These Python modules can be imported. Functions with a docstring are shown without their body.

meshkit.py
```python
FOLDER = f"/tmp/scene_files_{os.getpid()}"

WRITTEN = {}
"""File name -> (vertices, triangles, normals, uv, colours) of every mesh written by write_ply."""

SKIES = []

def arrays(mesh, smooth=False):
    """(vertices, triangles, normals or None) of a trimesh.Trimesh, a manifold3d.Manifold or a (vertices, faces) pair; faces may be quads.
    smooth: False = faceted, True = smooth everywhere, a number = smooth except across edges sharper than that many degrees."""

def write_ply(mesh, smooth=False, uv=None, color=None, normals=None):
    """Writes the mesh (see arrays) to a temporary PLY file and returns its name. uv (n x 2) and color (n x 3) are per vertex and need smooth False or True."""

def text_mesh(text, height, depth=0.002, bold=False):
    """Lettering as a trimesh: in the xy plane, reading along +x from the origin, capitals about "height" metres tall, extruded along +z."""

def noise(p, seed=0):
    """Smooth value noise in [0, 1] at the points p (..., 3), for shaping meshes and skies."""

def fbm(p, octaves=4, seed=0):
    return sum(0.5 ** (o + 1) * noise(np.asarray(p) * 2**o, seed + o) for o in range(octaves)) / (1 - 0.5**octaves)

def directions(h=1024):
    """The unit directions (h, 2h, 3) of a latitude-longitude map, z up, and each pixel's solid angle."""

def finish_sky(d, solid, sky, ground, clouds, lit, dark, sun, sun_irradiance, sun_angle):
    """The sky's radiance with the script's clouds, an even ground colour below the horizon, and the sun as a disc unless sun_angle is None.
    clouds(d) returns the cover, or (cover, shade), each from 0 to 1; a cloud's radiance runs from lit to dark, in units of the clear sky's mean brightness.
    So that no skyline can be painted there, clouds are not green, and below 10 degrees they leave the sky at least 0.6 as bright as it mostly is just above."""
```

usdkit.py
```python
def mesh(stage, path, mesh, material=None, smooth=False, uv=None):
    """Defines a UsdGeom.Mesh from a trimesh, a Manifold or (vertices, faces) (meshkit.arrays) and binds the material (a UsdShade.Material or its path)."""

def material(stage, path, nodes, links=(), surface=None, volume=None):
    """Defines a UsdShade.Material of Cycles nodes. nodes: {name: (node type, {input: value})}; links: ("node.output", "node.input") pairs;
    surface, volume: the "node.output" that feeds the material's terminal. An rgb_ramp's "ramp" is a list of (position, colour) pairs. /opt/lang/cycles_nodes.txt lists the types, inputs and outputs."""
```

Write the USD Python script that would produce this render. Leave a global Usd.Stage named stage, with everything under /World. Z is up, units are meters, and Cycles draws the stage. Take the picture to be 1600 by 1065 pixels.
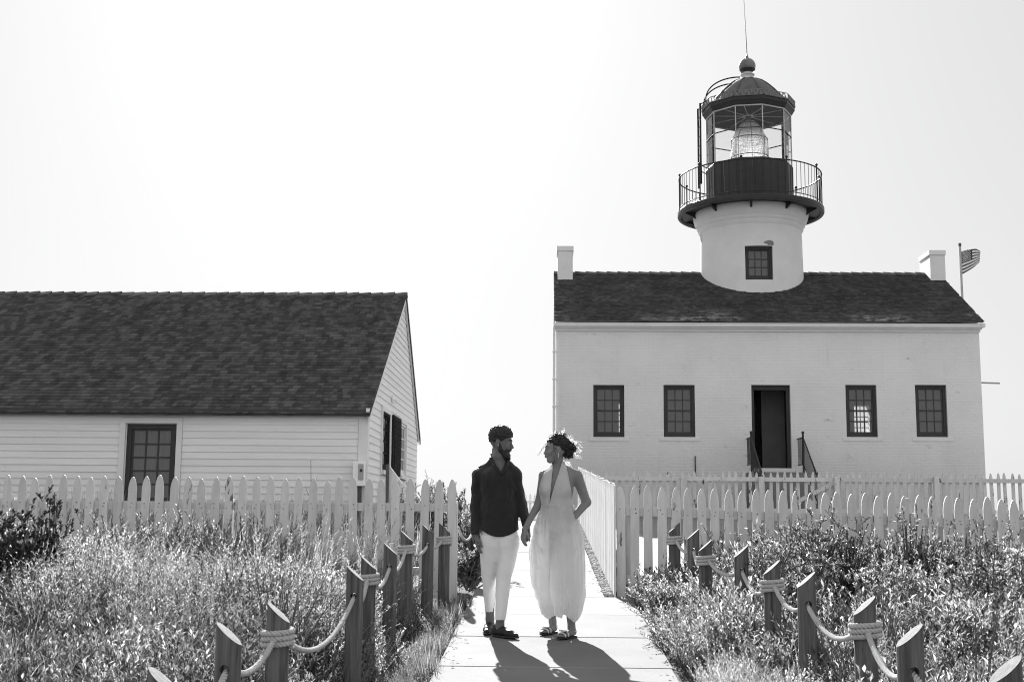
import math, random
import numpy as np, trimesh, manifold3d as m3, usdkit, meshkit
from pxr import Usd, UsdGeom, UsdLux, UsdShade, Gf, Vt, Sdf
from shapely.geometry import Polygon

random.seed(7)
R = np.random.default_rng(11)
stage = Usd.Stage.CreateInMemory()
UsdGeom.Xform.Define(stage, '/World')
UsdGeom.Scope.Define(stage, '/World/Looks')

# ------------------------------------------------------------------ camera, sky, sun, exposure
EXPOSURE = 1.8
SKY = 0.146
SKY_CURVE = 0.22
SUN = 1.25
SUN_AZ, SUN_EL = math.radians(-9.4), math.radians(29.5)
F_PX, CX, CY = 1900.0, 800.0, 532.5
YAW = math.atan(55 / F_PX)
PITCH = math.atan(272 / F_PX)
ROLL = 0.008
EYE = np.array([0.0, 0.0, 1.58])
_f = np.array([-math.sin(YAW) * math.cos(PITCH), math.cos(YAW) * math.cos(PITCH), math.sin(PITCH)])
_r0 = np.array([math.cos(YAW), math.sin(YAW), 0.0])
_u0 = np.cross(_r0, _f)
_r = _r0 * math.cos(ROLL) + _u0 * math.sin(ROLL)
_u = -_r0 * math.sin(ROLL) + _u0 * math.cos(ROLL)
cam = UsdGeom.Camera.Define(stage, '/World/camera')
cam.CreateHorizontalApertureAttr(36.0)
cam.CreateVerticalApertureAttr(36.0 * 681 / 1024)
cam.CreateFocalLengthAttr(36.0 * F_PX / 1600)
cam.CreateClippingRangeAttr(Gf.Vec2f(0.1, 50000))
cam.CreateExposureAttr(EXPOSURE)
M = Gf.Matrix4d(*[float(x) for x in (*_r, 0, *_u, 0, *(-_f), 0, *EYE, 1)])
cam.AddTransformOp().Set(M)

dome = UsdLux.DomeLight.Define(stage, '/World/sky')
dome.GetPrim().SetCustomDataByKey('kind', 'structure')
sky_m = usdkit.material(stage, '/World/Looks/sky', {
    's': ('sky_texture', dict(sky_type='single_scattering', sun_disc=False, sun_elevation=SUN_EL, sun_rotation=SUN_AZ, altitude=100.0, air_density=1.0, aerosol_density=2.2, ozone_density=1.0)),
    'g': ('rgb_to_bw', {}), 'sky_curve': ('math', dict(math_type='power', value2=SKY_CURVE)),   # power curve evens the sky: sunward part dimmed, opposite part lifted as fill
    'b': ('background_shader', dict(strength=SKY))}, [('s.color', 'g.color'), ('g.val', 'sky_curve.value1'), ('sky_curve.value', 'b.color')], surface='b.background')
UsdShade.MaterialBindingAPI.Apply(dome.GetPrim()).Bind(sky_m)
sun = UsdLux.DistantLight.Define(stage, '/World/sun')
sun.CreateIntensityAttr(SUN)
sun.CreateAngleAttr(0.53)
sun.CreateNormalizeAttr(True)
sun.CreateColorAttr(Gf.Vec3f(1, 1, 1))
_z = np.array([math.sin(SUN_AZ) * math.cos(SUN_EL), math.cos(SUN_AZ) * math.cos(SUN_EL), math.sin(SUN_EL)])
_x = np.cross([0, 0, 1.0], _z); _x /= np.linalg.norm(_x)
_y = np.cross(_z, _x)
sun.AddTransformOp().Set(Gf.Matrix4d(*[float(x) for x in (*_x, 0, *_y, 0, *_z, 0, 0, 0, 60, 1)]))


def at(px, py, Y):
    """The point at depth Y that the photograph shows at (px, py)."""
    d = _f + (px - CX) / F_PX * _r + (CY - py) / F_PX * _u
    return EYE + d * (Y / d[1])


# ------------------------------------------------------------------ helpers
_names = {}


def path_for(name, parent=None):
    base = parent.GetPath().pathString if parent is not None else '/World'
    k = (base, name)
    n = _names.get(k, -1) + 1
    _names[k] = n
    return f'{base}/{name}' + (f'_{n:03d}' if n else '')


def tag(p, label=None, cat=None, group=None, kind=None):
    p = p.GetPrim() if hasattr(p, 'GetPrim') else p
    for k, v in (('label', label), ('category', cat), ('group', group), ('kind', kind)):
        if v:
            p.SetCustomDataByKey(k, v)
    return p


def thing(name, label=None, cat=None, loc=(0, 0, 0), rz=0.0, group=None, parent=None, kind=None):
    x = UsdGeom.Xform.Define(stage, path_for(name, parent))
    if any(loc) or rz:
        x.AddTranslateOp().Set(Gf.Vec3d(*map(float, loc)))
        if rz:
            x.AddRotateZOp().Set(float(rz))
    return tag(x, label, cat, group, kind)


class MT(tuple):
    """(vertices, faces) that also carries one random number per piece, for the materials."""


RT = np.random.default_rng(5)


def set_rnd(p, rnd=None):
    n = len(p.GetPointsAttr().Get())
    if rnd is None or len(rnd) != n:
        rnd = np.full(n, RT.uniform())
    UsdGeom.PrimvarsAPI(p).CreatePrimvar('rnd', Sdf.ValueTypeNames.FloatArray, 'vertex').Set(Vt.FloatArray.FromNumpy(np.asarray(rnd, np.float32)))


def obj(name, mesh, mat, parent=None, smooth=False, kind=None, label=None, cat=None, group=None):
    p = usdkit.mesh(stage, path_for(name, parent), mesh, mat, smooth=smooth)
    set_rnd(p, getattr(mesh, 'rnd', None))
    return tag(p, label, cat, group, kind)


BOXF = np.array([[0, 2, 1], [0, 3, 2], [4, 5, 6], [4, 6, 7], [0, 1, 5], [0, 5, 4], [1, 2, 6], [1, 6, 5], [2, 3, 7], [2, 7, 6], [3, 0, 4], [3, 4, 7]])


def boxv(x0, x1, y0, y1, z0, z1):
    return np.array([[x0, y0, z0], [x1, y0, z0], [x1, y1, z0], [x0, y1, z0], [x0, y0, z1], [x1, y0, z1], [x1, y1, z1], [x0, y1, z1]], float)


class MB:
    """Collects shapes that make one mesh."""
    def __init__(s):
        s.v, s.f, s.n = [], [], 0

    def add(s, v, f):
        v, f = np.asarray(v, float), np.asarray(f, int)
        if f.shape[1] == 4:
            f = np.vstack([f[:, [0, 1, 2]], f[:, [0, 2, 3]]])
        s.v.append(v); s.f.append(f + s.n); s.n += len(v)
        return s

    def tm(s, m):
        return s.add(m.vertices, m.faces)

    def box(s, *a):
        return s.add(boxv(*a), BOXF)

    def tube(s, pts, r, n=8, caps=True):
        pts = np.asarray(pts, float)
        r = np.broadcast_to(np.asarray(r, float), (len(pts),))
        t = np.gradient(pts, axis=0)
        t /= np.linalg.norm(t, axis=1, keepdims=True) + 1e-12
        up = np.array([0, 0, 1.0]) if abs(t[0][2]) < .9 else np.array([1.0, 0, 0])
        vs = []
        a = np.arange(n) / n * 2 * np.pi
        x = np.cross(up, t[0]); x /= np.linalg.norm(x)
        for i in range(len(pts)):
            x = x - t[i] * np.dot(x, t[i]); x /= np.linalg.norm(x) + 1e-12
            y = np.cross(t[i], x)
            vs.append(pts[i] + r[i] * (np.cos(a)[:, None] * x + np.sin(a)[:, None] * y))
        v = np.vstack(vs)
        f = []
        for i in range(len(pts) - 1):
            for k in range(n):
                k2 = (k + 1) % n
                f += [[i * n + k, i * n + k2, (i + 1) * n + k2], [i * n + k, (i + 1) * n + k2, (i + 1) * n + k]]
        if caps:
            L = (len(pts) - 1) * n
            f += [[0, k + 1, k] for k in range(1, n - 1)] + [[L, L + k, L + k + 1] for k in range(1, n - 1)]
        return s.add(v, f)

    def lathe(s, prof, c=(0, 0), n=32, a0=0.0):
        """prof: (r, z) from the bottom up, round the vertical through c."""
        prof = np.asarray(prof, float)
        a = a0 + np.arange(n) / n * 2 * np.pi
        v = np.stack([c[0] + prof[:, 0][:, None] * np.cos(a), c[1] + prof[:, 0][:, None] * np.sin(a), np.repeat(prof[:, 1][:, None], n, 1)], -1).reshape(-1, 3)
        f = []
        for i in range(len(prof) - 1):
            for k in range(n):
                k2 = (k + 1) % n
                f += [[i * n + k, i * n + k2, (i + 1) * n + k2], [i * n + k, (i + 1) * n + k2, (i + 1) * n + k]]
        return s.add(v, f)

    def get(s):
        m = MT((np.vstack(s.v), np.vstack(s.f)))
        m.rnd = np.concatenate([np.full(len(v), RT.uniform()) for v in s.v])
        return m


def bmesh(*a):
    return boxv(*a), BOXF


def m3box(x0, x1, y0, y1, z0, z1):
    return m3.Manifold.cube((x1 - x0, y1 - y0, z1 - z0)).translate((x0, y0, z0))


def bev(x0, x1, y0, y1, z0, z1, b=.004):
    """A box with chamfered edges."""
    b = min(b, (x1 - x0) / 3, (y1 - y0) / 3, (z1 - z0) / 3)
    pts = []
    for X, sx in ((x0, 1), (x1, -1)):
        for Y, sy in ((y0, 1), (y1, -1)):
            for Z, sz in ((z0, 1), (z1, -1)):
                pts += [(X, Y + sy * b, Z + sz * b), (X + sx * b, Y, Z + sz * b), (X + sx * b, Y + sy * b, Z)]
    h = m3.Manifold.hull_points(np.array(pts, float)).to_mesh()
    return h.vert_properties[:, :3], h.tri_verts


def noise3(p, s, seed=0):
    return meshkit.fbm(np.asarray(p) * s, 3, seed)


# ------------------------------------------------------------------ materials (the photograph is black and white: greys only)
def g3(x):
    return (x, x, x)


def mat(name, lo, hi=None, scale=3.0, rough=.75, bump=0.0, bscale=60.0, spec=.3, stretch=(1, 1, 1), detail=5.0, island=0.0, spots=None, metal=0.0, coat=0.0, sheen=0.0, spotscale=9.0, ramp=(.3, .7)):
    hi = lo if hi is None else hi
    N = {'pos': ('geometry', {}), 'map': ('mapping', dict(scale=stretch)), 'n': ('noise_texture', dict(scale=scale, detail=detail, roughness=.6)),
         'r': ('rgb_ramp', {'ramp': [(ramp[0], g3(lo)), (ramp[1], g3(hi))]}),
         'p': ('principled_bsdf', dict(roughness=rough, specular_ior_level=spec, metallic=metal, coat_weight=coat, sheen_weight=sheen))}
    L = [('pos.position', 'map.vector'), ('map.vector', 'n.vector'), ('n.fac', 'r.fac')]
    last = 'r.color'
    if island:
        N['at'] = ('attribute', dict(attribute='rnd'))
        N['ir'] = ('map_range', dict(from_min=0.0, from_max=1.0, to_min=1 - island, to_max=1 + island))
        N['im'] = ('mix', dict(mix_type='multiply', fac=1.0))
        L += [('at.fac', 'ir.value'), (last, 'im.color1'), ('ir.result', 'im.color2')]
        last = 'im.color'
    if spots is not None:   # worn paint: (value, threshold, width)
        N['sm'] = ('mapping', dict(scale=(1, 1, .35)))
        N['sn'] = ('noise_texture', dict(scale=spotscale, detail=6.0, roughness=.7))
        N['sr'] = ('rgb_ramp', {'ramp': [(spots[1], g3(0)), (spots[1] + spots[2], g3(1))]})
        N['sx'] = ('mix', dict(mix_type='mix', color2=g3(spots[0])))
        L += [('pos.position', 'sm.vector'), ('sm.vector', 'sn.vector'), ('sn.fac', 'sr.fac'), ('sr.color', 'sx.fac'), (last, 'sx.color1')]
        last = 'sx.color'
    L.append((last, 'p.base_color'))
    if bump:
        N['bn'] = ('noise_texture', dict(scale=bscale, detail=4.0, roughness=.6))
        N['b'] = ('bump', dict(strength=1.0, distance=bump))
        L += [('map.vector', 'bn.vector'), ('bn.fac', 'b.height'), ('b.normal', 'p.normal')]
    return usdkit.material(stage, '/World/Looks/' + name, N, L, surface='p.BSDF')


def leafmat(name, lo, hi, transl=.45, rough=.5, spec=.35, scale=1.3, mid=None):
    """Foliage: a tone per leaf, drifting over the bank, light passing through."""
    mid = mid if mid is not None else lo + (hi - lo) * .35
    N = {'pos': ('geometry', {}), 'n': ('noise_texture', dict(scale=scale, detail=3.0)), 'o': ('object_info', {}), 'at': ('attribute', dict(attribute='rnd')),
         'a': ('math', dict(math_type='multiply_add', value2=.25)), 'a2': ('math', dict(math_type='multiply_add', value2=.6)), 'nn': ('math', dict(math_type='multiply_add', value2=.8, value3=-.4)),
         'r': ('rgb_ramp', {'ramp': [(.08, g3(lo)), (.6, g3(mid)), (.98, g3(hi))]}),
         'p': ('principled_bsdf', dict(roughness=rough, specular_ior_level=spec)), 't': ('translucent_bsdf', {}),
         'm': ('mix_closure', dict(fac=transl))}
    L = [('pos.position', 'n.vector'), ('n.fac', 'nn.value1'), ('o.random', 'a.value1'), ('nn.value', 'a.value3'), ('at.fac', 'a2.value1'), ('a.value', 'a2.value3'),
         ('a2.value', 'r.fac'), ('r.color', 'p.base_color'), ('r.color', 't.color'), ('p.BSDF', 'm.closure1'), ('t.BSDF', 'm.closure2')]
    return usdkit.material(stage, '/World/Looks/' + name, N, L, surface='m.closure')


K = {}
K['sill'] = mat('whitewashed_masonry', .61, .68, scale=2.2, rough=.85, bump=.016, bscale=5.0, spec=.15, spots=(.40, .69, .05), spotscale=2.6, stretch=(.7, .7, 3.2))
def masonry(name, lo, hi):
    """Painted brick: faint courses under thick paint, uneven trowelling, a few scuffs and damp patches."""
    N = {'pos': ('geometry', {}), 'xyz': ('separate_xyz', {}), 'v': ('combine_xyz', {}),
         'bk': ('brick_texture', dict(scale=1.0, brick_width=.23, row_height=.078, mortar_size=.011, mortar_smooth=.6, color1=g3(1), color2=g3(.8), mortar=g3(0))),
         'n': ('noise_texture', dict(scale=.9, detail=6.0, roughness=.6)), 'r': ('rgb_ramp', {'ramp': [(.3, g3(lo)), (.7, g3(hi))]}),
         'm2': ('mapping', dict(scale=(1.2, 1.2, 2.5))), 'sn': ('noise_texture', dict(scale=1.6, detail=7.0, roughness=.72)), 'sr': ('rgb_ramp', {'ramp': [(.63, g3(0)), (.72, g3(1))]}),
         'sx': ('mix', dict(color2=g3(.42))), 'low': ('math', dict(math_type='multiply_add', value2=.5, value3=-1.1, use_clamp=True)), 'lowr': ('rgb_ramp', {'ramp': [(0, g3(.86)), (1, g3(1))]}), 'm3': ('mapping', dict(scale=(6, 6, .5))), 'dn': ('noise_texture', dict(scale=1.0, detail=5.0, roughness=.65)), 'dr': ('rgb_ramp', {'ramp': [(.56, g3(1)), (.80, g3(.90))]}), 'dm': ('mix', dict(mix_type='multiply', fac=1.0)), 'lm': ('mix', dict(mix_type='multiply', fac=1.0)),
         'bn': ('noise_texture', dict(scale=7.0, detail=5.0, roughness=.6)), 'sum': ('math', dict(math_type='multiply_add', value2=.26)),
         'b': ('bump', dict(distance=.011)), 'p': ('principled_bsdf', dict(roughness=.85, specular_ior_level=.15))}
    L = [('pos.position', 'xyz.vector'), ('xyz.x', 'v.x'), ('xyz.z', 'v.y'), ('v.vector', 'bk.vector'), ('pos.position', 'n.vector'), ('n.fac', 'r.fac'),
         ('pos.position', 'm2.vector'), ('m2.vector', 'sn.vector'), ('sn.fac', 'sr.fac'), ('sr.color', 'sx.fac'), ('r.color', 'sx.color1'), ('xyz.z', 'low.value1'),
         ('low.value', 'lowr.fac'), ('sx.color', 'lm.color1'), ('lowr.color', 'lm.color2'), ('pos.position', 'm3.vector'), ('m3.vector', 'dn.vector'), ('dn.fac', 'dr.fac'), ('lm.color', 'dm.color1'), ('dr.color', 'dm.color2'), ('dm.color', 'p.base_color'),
         ('pos.position', 'bn.vector'), ('bk.color', 'sum.value1'), ('bn.fac', 'sum.value3'), ('sum.value', 'b.height'), ('b.normal', 'p.normal')]
    return usdkit.material(stage, '/World/Looks/' + name, N, L, surface='p.BSDF')


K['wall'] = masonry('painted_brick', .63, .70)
K['tower'] = mat('whitewashed_plaster', .60, .68, scale=1.6, rough=.8, bump=.006, bscale=14.0, spec=.2, spots=(.45, .73, .05), spotscale=2.6)
K['trim'] = mat('white_trim_paint', .62, .68, scale=3, rough=.6, bump=.001, spec=.3)
K['clap'] = mat('white_clapboard_paint', .67, .74, scale=2.2, rough=.6, bump=.0015, bscale=30, stretch=(.3, .3, 3), island=.03)
K['picket'] = mat('worn_white_fence_paint', .45, .58, scale=5, rough=.65, bump=.002, bscale=30, stretch=(3, 3, .5), spots=(.13, .635, .02), spotscale=8.0, island=.08)
K['oldpicket'] = mat('peeling_white_fence_paint', .50, .62, scale=5, rough=.7, bump=.002, bscale=30, stretch=(3, 3, .5), spots=(.10, .60, .03), spotscale=5.0, island=.07)
K['shingle'] = mat('weathered_wood_shingle', .072, .125, scale=1.2, rough=.95, bump=.004, bscale=40, spec=.05, island=.34, stretch=(3, 1, 1))
K['dark'] = mat('dark_paint', .028, .04, rough=.5, scale=4, spec=.35)
K['darkmatte'] = mat('dark_shutter_paint', .018, .026, rough=.9, scale=4, spec=.05)
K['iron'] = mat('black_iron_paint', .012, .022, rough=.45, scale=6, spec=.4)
K['irongrey'] = mat('grey_iron_paint', .05, .085, rough=.6, scale=5, bump=.003, bscale=20)
K['frame_light'] = mat('pale_lantern_paint', .42, .5, rough=.5, scale=5)
K['copper'] = mat('ball_metal', .12, .2, rough=.35, scale=4, metal=.6)
K['concrete'] = mat('pale_concrete', .185, .235, scale=1.3, rough=.92, bump=.003, bscale=90, spec=.12, island=.05, spots=(.10, .66, .10), spotscale=2.2, detail=8.0)
K['yard'] = mat('pale_paving', .26, .32, scale=.8, rough=.9, bump=.003, bscale=50, spec=.15)
K['soil'] = mat('dry_soil', .04, .10, scale=2.5, rough=.95, bump=.02, bscale=14, spec=.1)
K['gravel'] = mat('pale_gravel', .22, .42, scale=30, rough=.9, island=.35)
K['post'] = mat('weathered_post_wood', .035, .15, scale=11, rough=.85, bump=.010, bscale=26, stretch=(3, 3, .16), spec=.25, spots=(.02, .68, .02), spotscale=11)
K['cut'] = mat('sawn_post_top', .07, .17, scale=26, rough=.85, bump=.003, bscale=60)
K['cutdark'] = mat('weathered_post_top', .05, .13, scale=30, rough=.85, bump=.004, bscale=60)
K['rope'] = mat('pale_rope', .34, .46, scale=40, rough=.9, bump=.002, bscale=160, spec=.1)
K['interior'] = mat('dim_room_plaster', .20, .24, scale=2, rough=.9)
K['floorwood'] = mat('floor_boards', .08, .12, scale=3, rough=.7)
K['doorpaint'] = mat('dark_door_paint', .03, .04, scale=3, rough=.5)
K['doorleaf'] = mat('grey_door_paint', .12, .15, scale=3, rough=.55)
K['box'] = mat('white_metal_box', .76, .8, scale=4, rough=.4)
K['flagdark'] = mat('flag_dark_cloth', .045, .055, rough=.9)
K['flagmid'] = mat('flag_stripe_cloth', .06, .075, rough=.9)
K['flaglight'] = mat('flag_white_cloth', .62, .7, rough=.9)
K['pole'] = mat('pale_pole_paint', .3, .36, rough=.45)


def pane_mat(name, ior=1.45, tint=.85, dirt=.06):
    return usdkit.material(stage, '/World/Looks/' + name, {
        'f': ('fresnel', dict(IOR=ior)), 't': ('transparent_bsdf', dict(color=g3(tint))), 'g': ('glossy_bsdf', dict(color=g3(.9), roughness=.03)),
        'd': ('diffuse_bsdf', dict(color=g3(.5))), 'td': ('mix_closure', dict(fac=dirt)), 'm': ('mix_closure', {})},
        [('f.fac', 'm.fac'), ('t.BSDF', 'td.closure1'), ('d.BSDF', 'td.closure2'), ('td.closure', 'm.closure1'), ('g.BSDF', 'm.closure2')], surface='m.closure')


K['pane'] = pane_mat('window_pane', 1.6, .75, .10)
K['dimpane'] = pane_mat('weak_reflection_pane', 1.12, .6, .03)  # darker tint and weakened sky reflection, so the panes stay dark
K['lanternpane'] = pane_mat('lantern_pane', 1.35, .95, .03)
K['lens'] = usdkit.material(stage, '/World/Looks/lens_glass', {
    'g': ('glass_bsdf', dict(color=g3(.93), roughness=.03, IOR=1.5)), 't': ('transparent_bsdf', dict(color=g3(.96))), 'm': ('mix_closure', dict(fac=.66)), 'd': ('translucent_bsdf', dict(color=g3(.9))), 'm2': ('mix_closure', dict(fac=.16))},
    [('g.BSDF', 'm.closure1'), ('t.BSDF', 'm.closure2'), ('m.closure', 'm2.closure1'), ('d.BSDF', 'm2.closure2')], surface='m2.closure')

# ------------------------------------------------------------------ ground, path, yard
_PY = np.array([-60, 0, 29, 31, 34, 37, 45, 60, 120, 400, 1500, 9000.])
_PZ = np.array([-3.1, 0, 1.496, 1.59, 1.66, 1.66, 1.28, .3, -10, -58, -61, -61.])


def gz(x, y, rough=True):
    x, y = np.asarray(x, float), np.asarray(y, float)
    z = np.interp(y, _PY, _PZ)
    z = z - .026 * np.clip(x - 1.0, 0, 9) * np.clip((27 - y) / 8, 0, 1)
    return z


def ground_grid():
    xs = np.concatenate([-np.geomspace(4000, 16, 26), np.linspace(-15, 16, 125), np.geomspace(17, 4000, 26)])
    ys = np.concatenate([np.linspace(-40, 0, 14), np.linspace(.25, 40, 160), np.geomspace(41, 4000, 40)])
    X, Y = np.meshgrid(xs, ys)
    Z = gz(X, Y)
    n = noise3(np.stack([X, Y, 0 * X], -1), 1.3, 5) - .5
    off = np.clip((np.abs(X - .05) - 1.15) / .6, 0, 1) * np.clip((14.0 - Y) / .8 + (X < -.9) * 3, 0, 1)
    Z = Z + n * .14 * off - .008
    Z = Z - .10 * np.exp(-((np.abs(X) - .0) / 1.0) ** 6) * (Y < 29)
    Z = Z - .30 * np.exp(-((X + 1.42) / .42) ** 2) * np.clip((14.2 - Y) / 1.2, 0, 1) * np.clip((Y + 5) / 3, 0, 1)
    nx, ny = len(xs), len(ys)
    i = np.arange(nx * ny).reshape(ny, nx)
    f = np.stack([i[:-1, :-1], i[:-1, 1:], i[1:, 1:], i[1:, :-1]], -1).reshape(-1, 4)
    return np.stack([X, Y, Z], -1).reshape(-1, 3), f


obj('ground', ground_grid(), K['soil'], smooth=True, kind='structure')
oc = MB(); oc.add([[-30000, 300, -59.5], [30000, 300, -59.5], [30000, 40000, -59.5], [-30000, 40000, -59.5]], [[0, 1, 2, 3]])
obj('ocean', oc.get(), mat('sea_water', .02, .03, scale=.02, rough=.25, spec=.5, bump=.4, bscale=.08), kind='structure')

path = thing('path', kind='structure')
JY = [2.0 - .1 + 1.45 * k - .0 for k in range(0, 19)]
JY = [10.6 + 1.45 * k for k in range(-6, 13)]
for a, b in zip(JY[:-1], JY[1:]):
    g = .004
    xr = .93 if b < 13.7 else .64
    x0, x1 = -.80 + R.uniform(-.01, .01), xr + R.uniform(-.012, .012)
    v = np.array(bev(x0, x1, a + g, b - g, -.12, .0, .008)[0]); f = bev(x0, x1, a + g, b - g, -.12, .0, .008)[1]
    v[:, 2] += np.interp(v[:, 1], _PY, _PZ) + .012 + R.uniform(-.002, .002)
    obj('slab', (v, f), K['concrete'], path)
jb = MB()
v = boxv(-.79, .62, JY[0], JY[-1], -.2, -.02); v[:, 2] += np.interp(v[:, 1], _PY, _PZ)
obj('joint_bed', (v, BOXF), K['soil'], path)

# yard of pale paving inside the fences
xs, ys = np.linspace(.80, 16, 60), np.linspace(13.85, 32.98, 60)
X, Y = np.meshgrid(xs, ys); i = np.arange(3600).reshape(60, 60)
obj('yard', (np.stack([X, Y, gz(X, Y) + .006], -1).reshape(-1, 3), np.stack([i[:-1, :-1], i[:-1, 1:], i[1:, 1:], i[1:, :-1]], -1).reshape(-1, 4)), K['yard'], kind='structure', smooth=True)

# dry leaves and crumbs of soil blown along the path's edges
lt = MB()
for k in range(420):
    y = R.uniform(4, 24); sd = R.uniform()
    x = (-.80 + abs(R.normal(0, .09))) if sd < .6 else ((.92 if y < 13.6 else .62) - abs(R.normal(0, .08)))
    z = float(np.interp(y, _PY, _PZ)) + .017
    a = R.uniform(0, 6.28); L = R.uniform(.008, .028); w = L * R.uniform(.3, .6)
    c, s_ = math.cos(a), math.sin(a)
    lt.add([[x - c * L, y - s_ * L, z], [x + s_ * w, y - c * w, z + .004], [x + c * L, y + s_ * L, z + R.uniform(.001, .008)], [x - s_ * w, y + c * w, z + .003]], [[0, 1, 2, 3]])
obj('leaf_litter', lt.get(), mat('dry_leaf', .06, .16, scale=8, rough=.9, island=.5), kind='stuff', label='dry leaves and crumbs of soil scattered along the edges of the path', cat='leaf litter')

# pebbles along the foot of the path fence
pb = MB()
ico = trimesh.creation.icosphere(1, 1.0)
for k in range(1500):
    y = R.uniform(13.6, 28.8); x = R.uniform(.645, .735); s = R.uniform(.012, .03)
    v = ico.vertices * s * R.uniform(.6, 1.2, 3); 
    pb.add(v + [x, y, float(np.interp(y, _PY, _PZ)) + .004 + s * .3], ico.faces)
obj('gravel_strip', pb.get(), K['gravel'], kind='stuff', label='strip of pale gravel between the concrete path and the foot of the fence', cat='gravel')
# ------------------------------------------------------------------ windows
def sash_window(parent, x0, x1, z0, z1, y, nx, ny, face=1, fw=.07, sw=.045, mw=.022, m_frame=None, meeting=True, sill=None, swap=None, name='window', pane='pane'):
    """A window in the wall plane y (front towards -y). swap maps points to another plane."""
    m_frame = m_frame or K['dark']
    sw_ = swap or (lambda v: v)
    w = thing(name, parent=parent)
    fr = MB()
    d0, d1 = y, y + .12
    fr.box(x0, x0 + fw, d0, d1, z0, z1).box(x1 - fw, x1, d0, d1, z0, z1)
    fr.box(x0 + fw, x1 - fw, d0, d1, z1 - fw, z1).box(x0 + fw, x1 - fw, d0, d1, z0, z0 + fw)
    v, f = fr.get(); obj('frame', (sw_(v), f), m_frame, w)
    a0, a1, b0, b1 = x0 + fw, x1 - fw, z0 + fw, z1 - fw
    sb = MB(); s0, s1 = y + .03, y + .07
    sb.box(a0, a0 + sw, s0, s1, b0, b1).box(a1 - sw, a1, s0, s1, b0, b1).box(a0 + sw, a1 - sw, s0, s1, b1 - sw, b1).box(a0 + sw, a1 - sw, s0, s1, b0, b0 + sw * 1.6)
    i0, i1, k0, k1 = a0 + sw, a1 - sw, b0 + sw * 1.6, b1 - sw
    for i in range(1, nx):
        x = i0 + (i1 - i0) * i / nx
        sb.box(x - mw / 2, x + mw / 2, s0 + .005, s1 - .005, k0, k1)
    for j in range(1, ny):
        z = k0 + (k1 - k0) * j / ny
        h = mw / 2 * (2.0 if meeting and j == ny // 2 else 1)
        sb.box(i0, i1, s0 + .002, s1 - .002, z - h, z + h)
    v, f = sb.get(); obj('sash', (sw_(v), f), m_frame, w)
    for i in range(nx):
        for j in range(ny):
            xa, xb = i0 + (i1 - i0) * i / nx, i0 + (i1 - i0) * (i + 1) / nx
            za, zb = k0 + (k1 - k0) * j / ny, k0 + (k1 - k0) * (j + 1) / ny
            t = R.uniform(-.004, .004, 4)
            yy = y + .05
            v = np.array([[xa, yy + t[0], za], [xb, yy + t[1], za], [xb, yy + t[2], zb], [xa, yy + t[3], zb]])
            obj('pane', (sw_(v), [[0, 1, 2, 3]]), K[pane], w)
    if sill:
        sx, sz, sp = sill
        v, f = bev(x0 - sx, x1 + sx, y - sp - .085, y + .02, z0 - sz, z0 - .002, .012)
        obj('sill', (sw_(np.array(v)), f), K['sill'], w)
    return w


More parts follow.
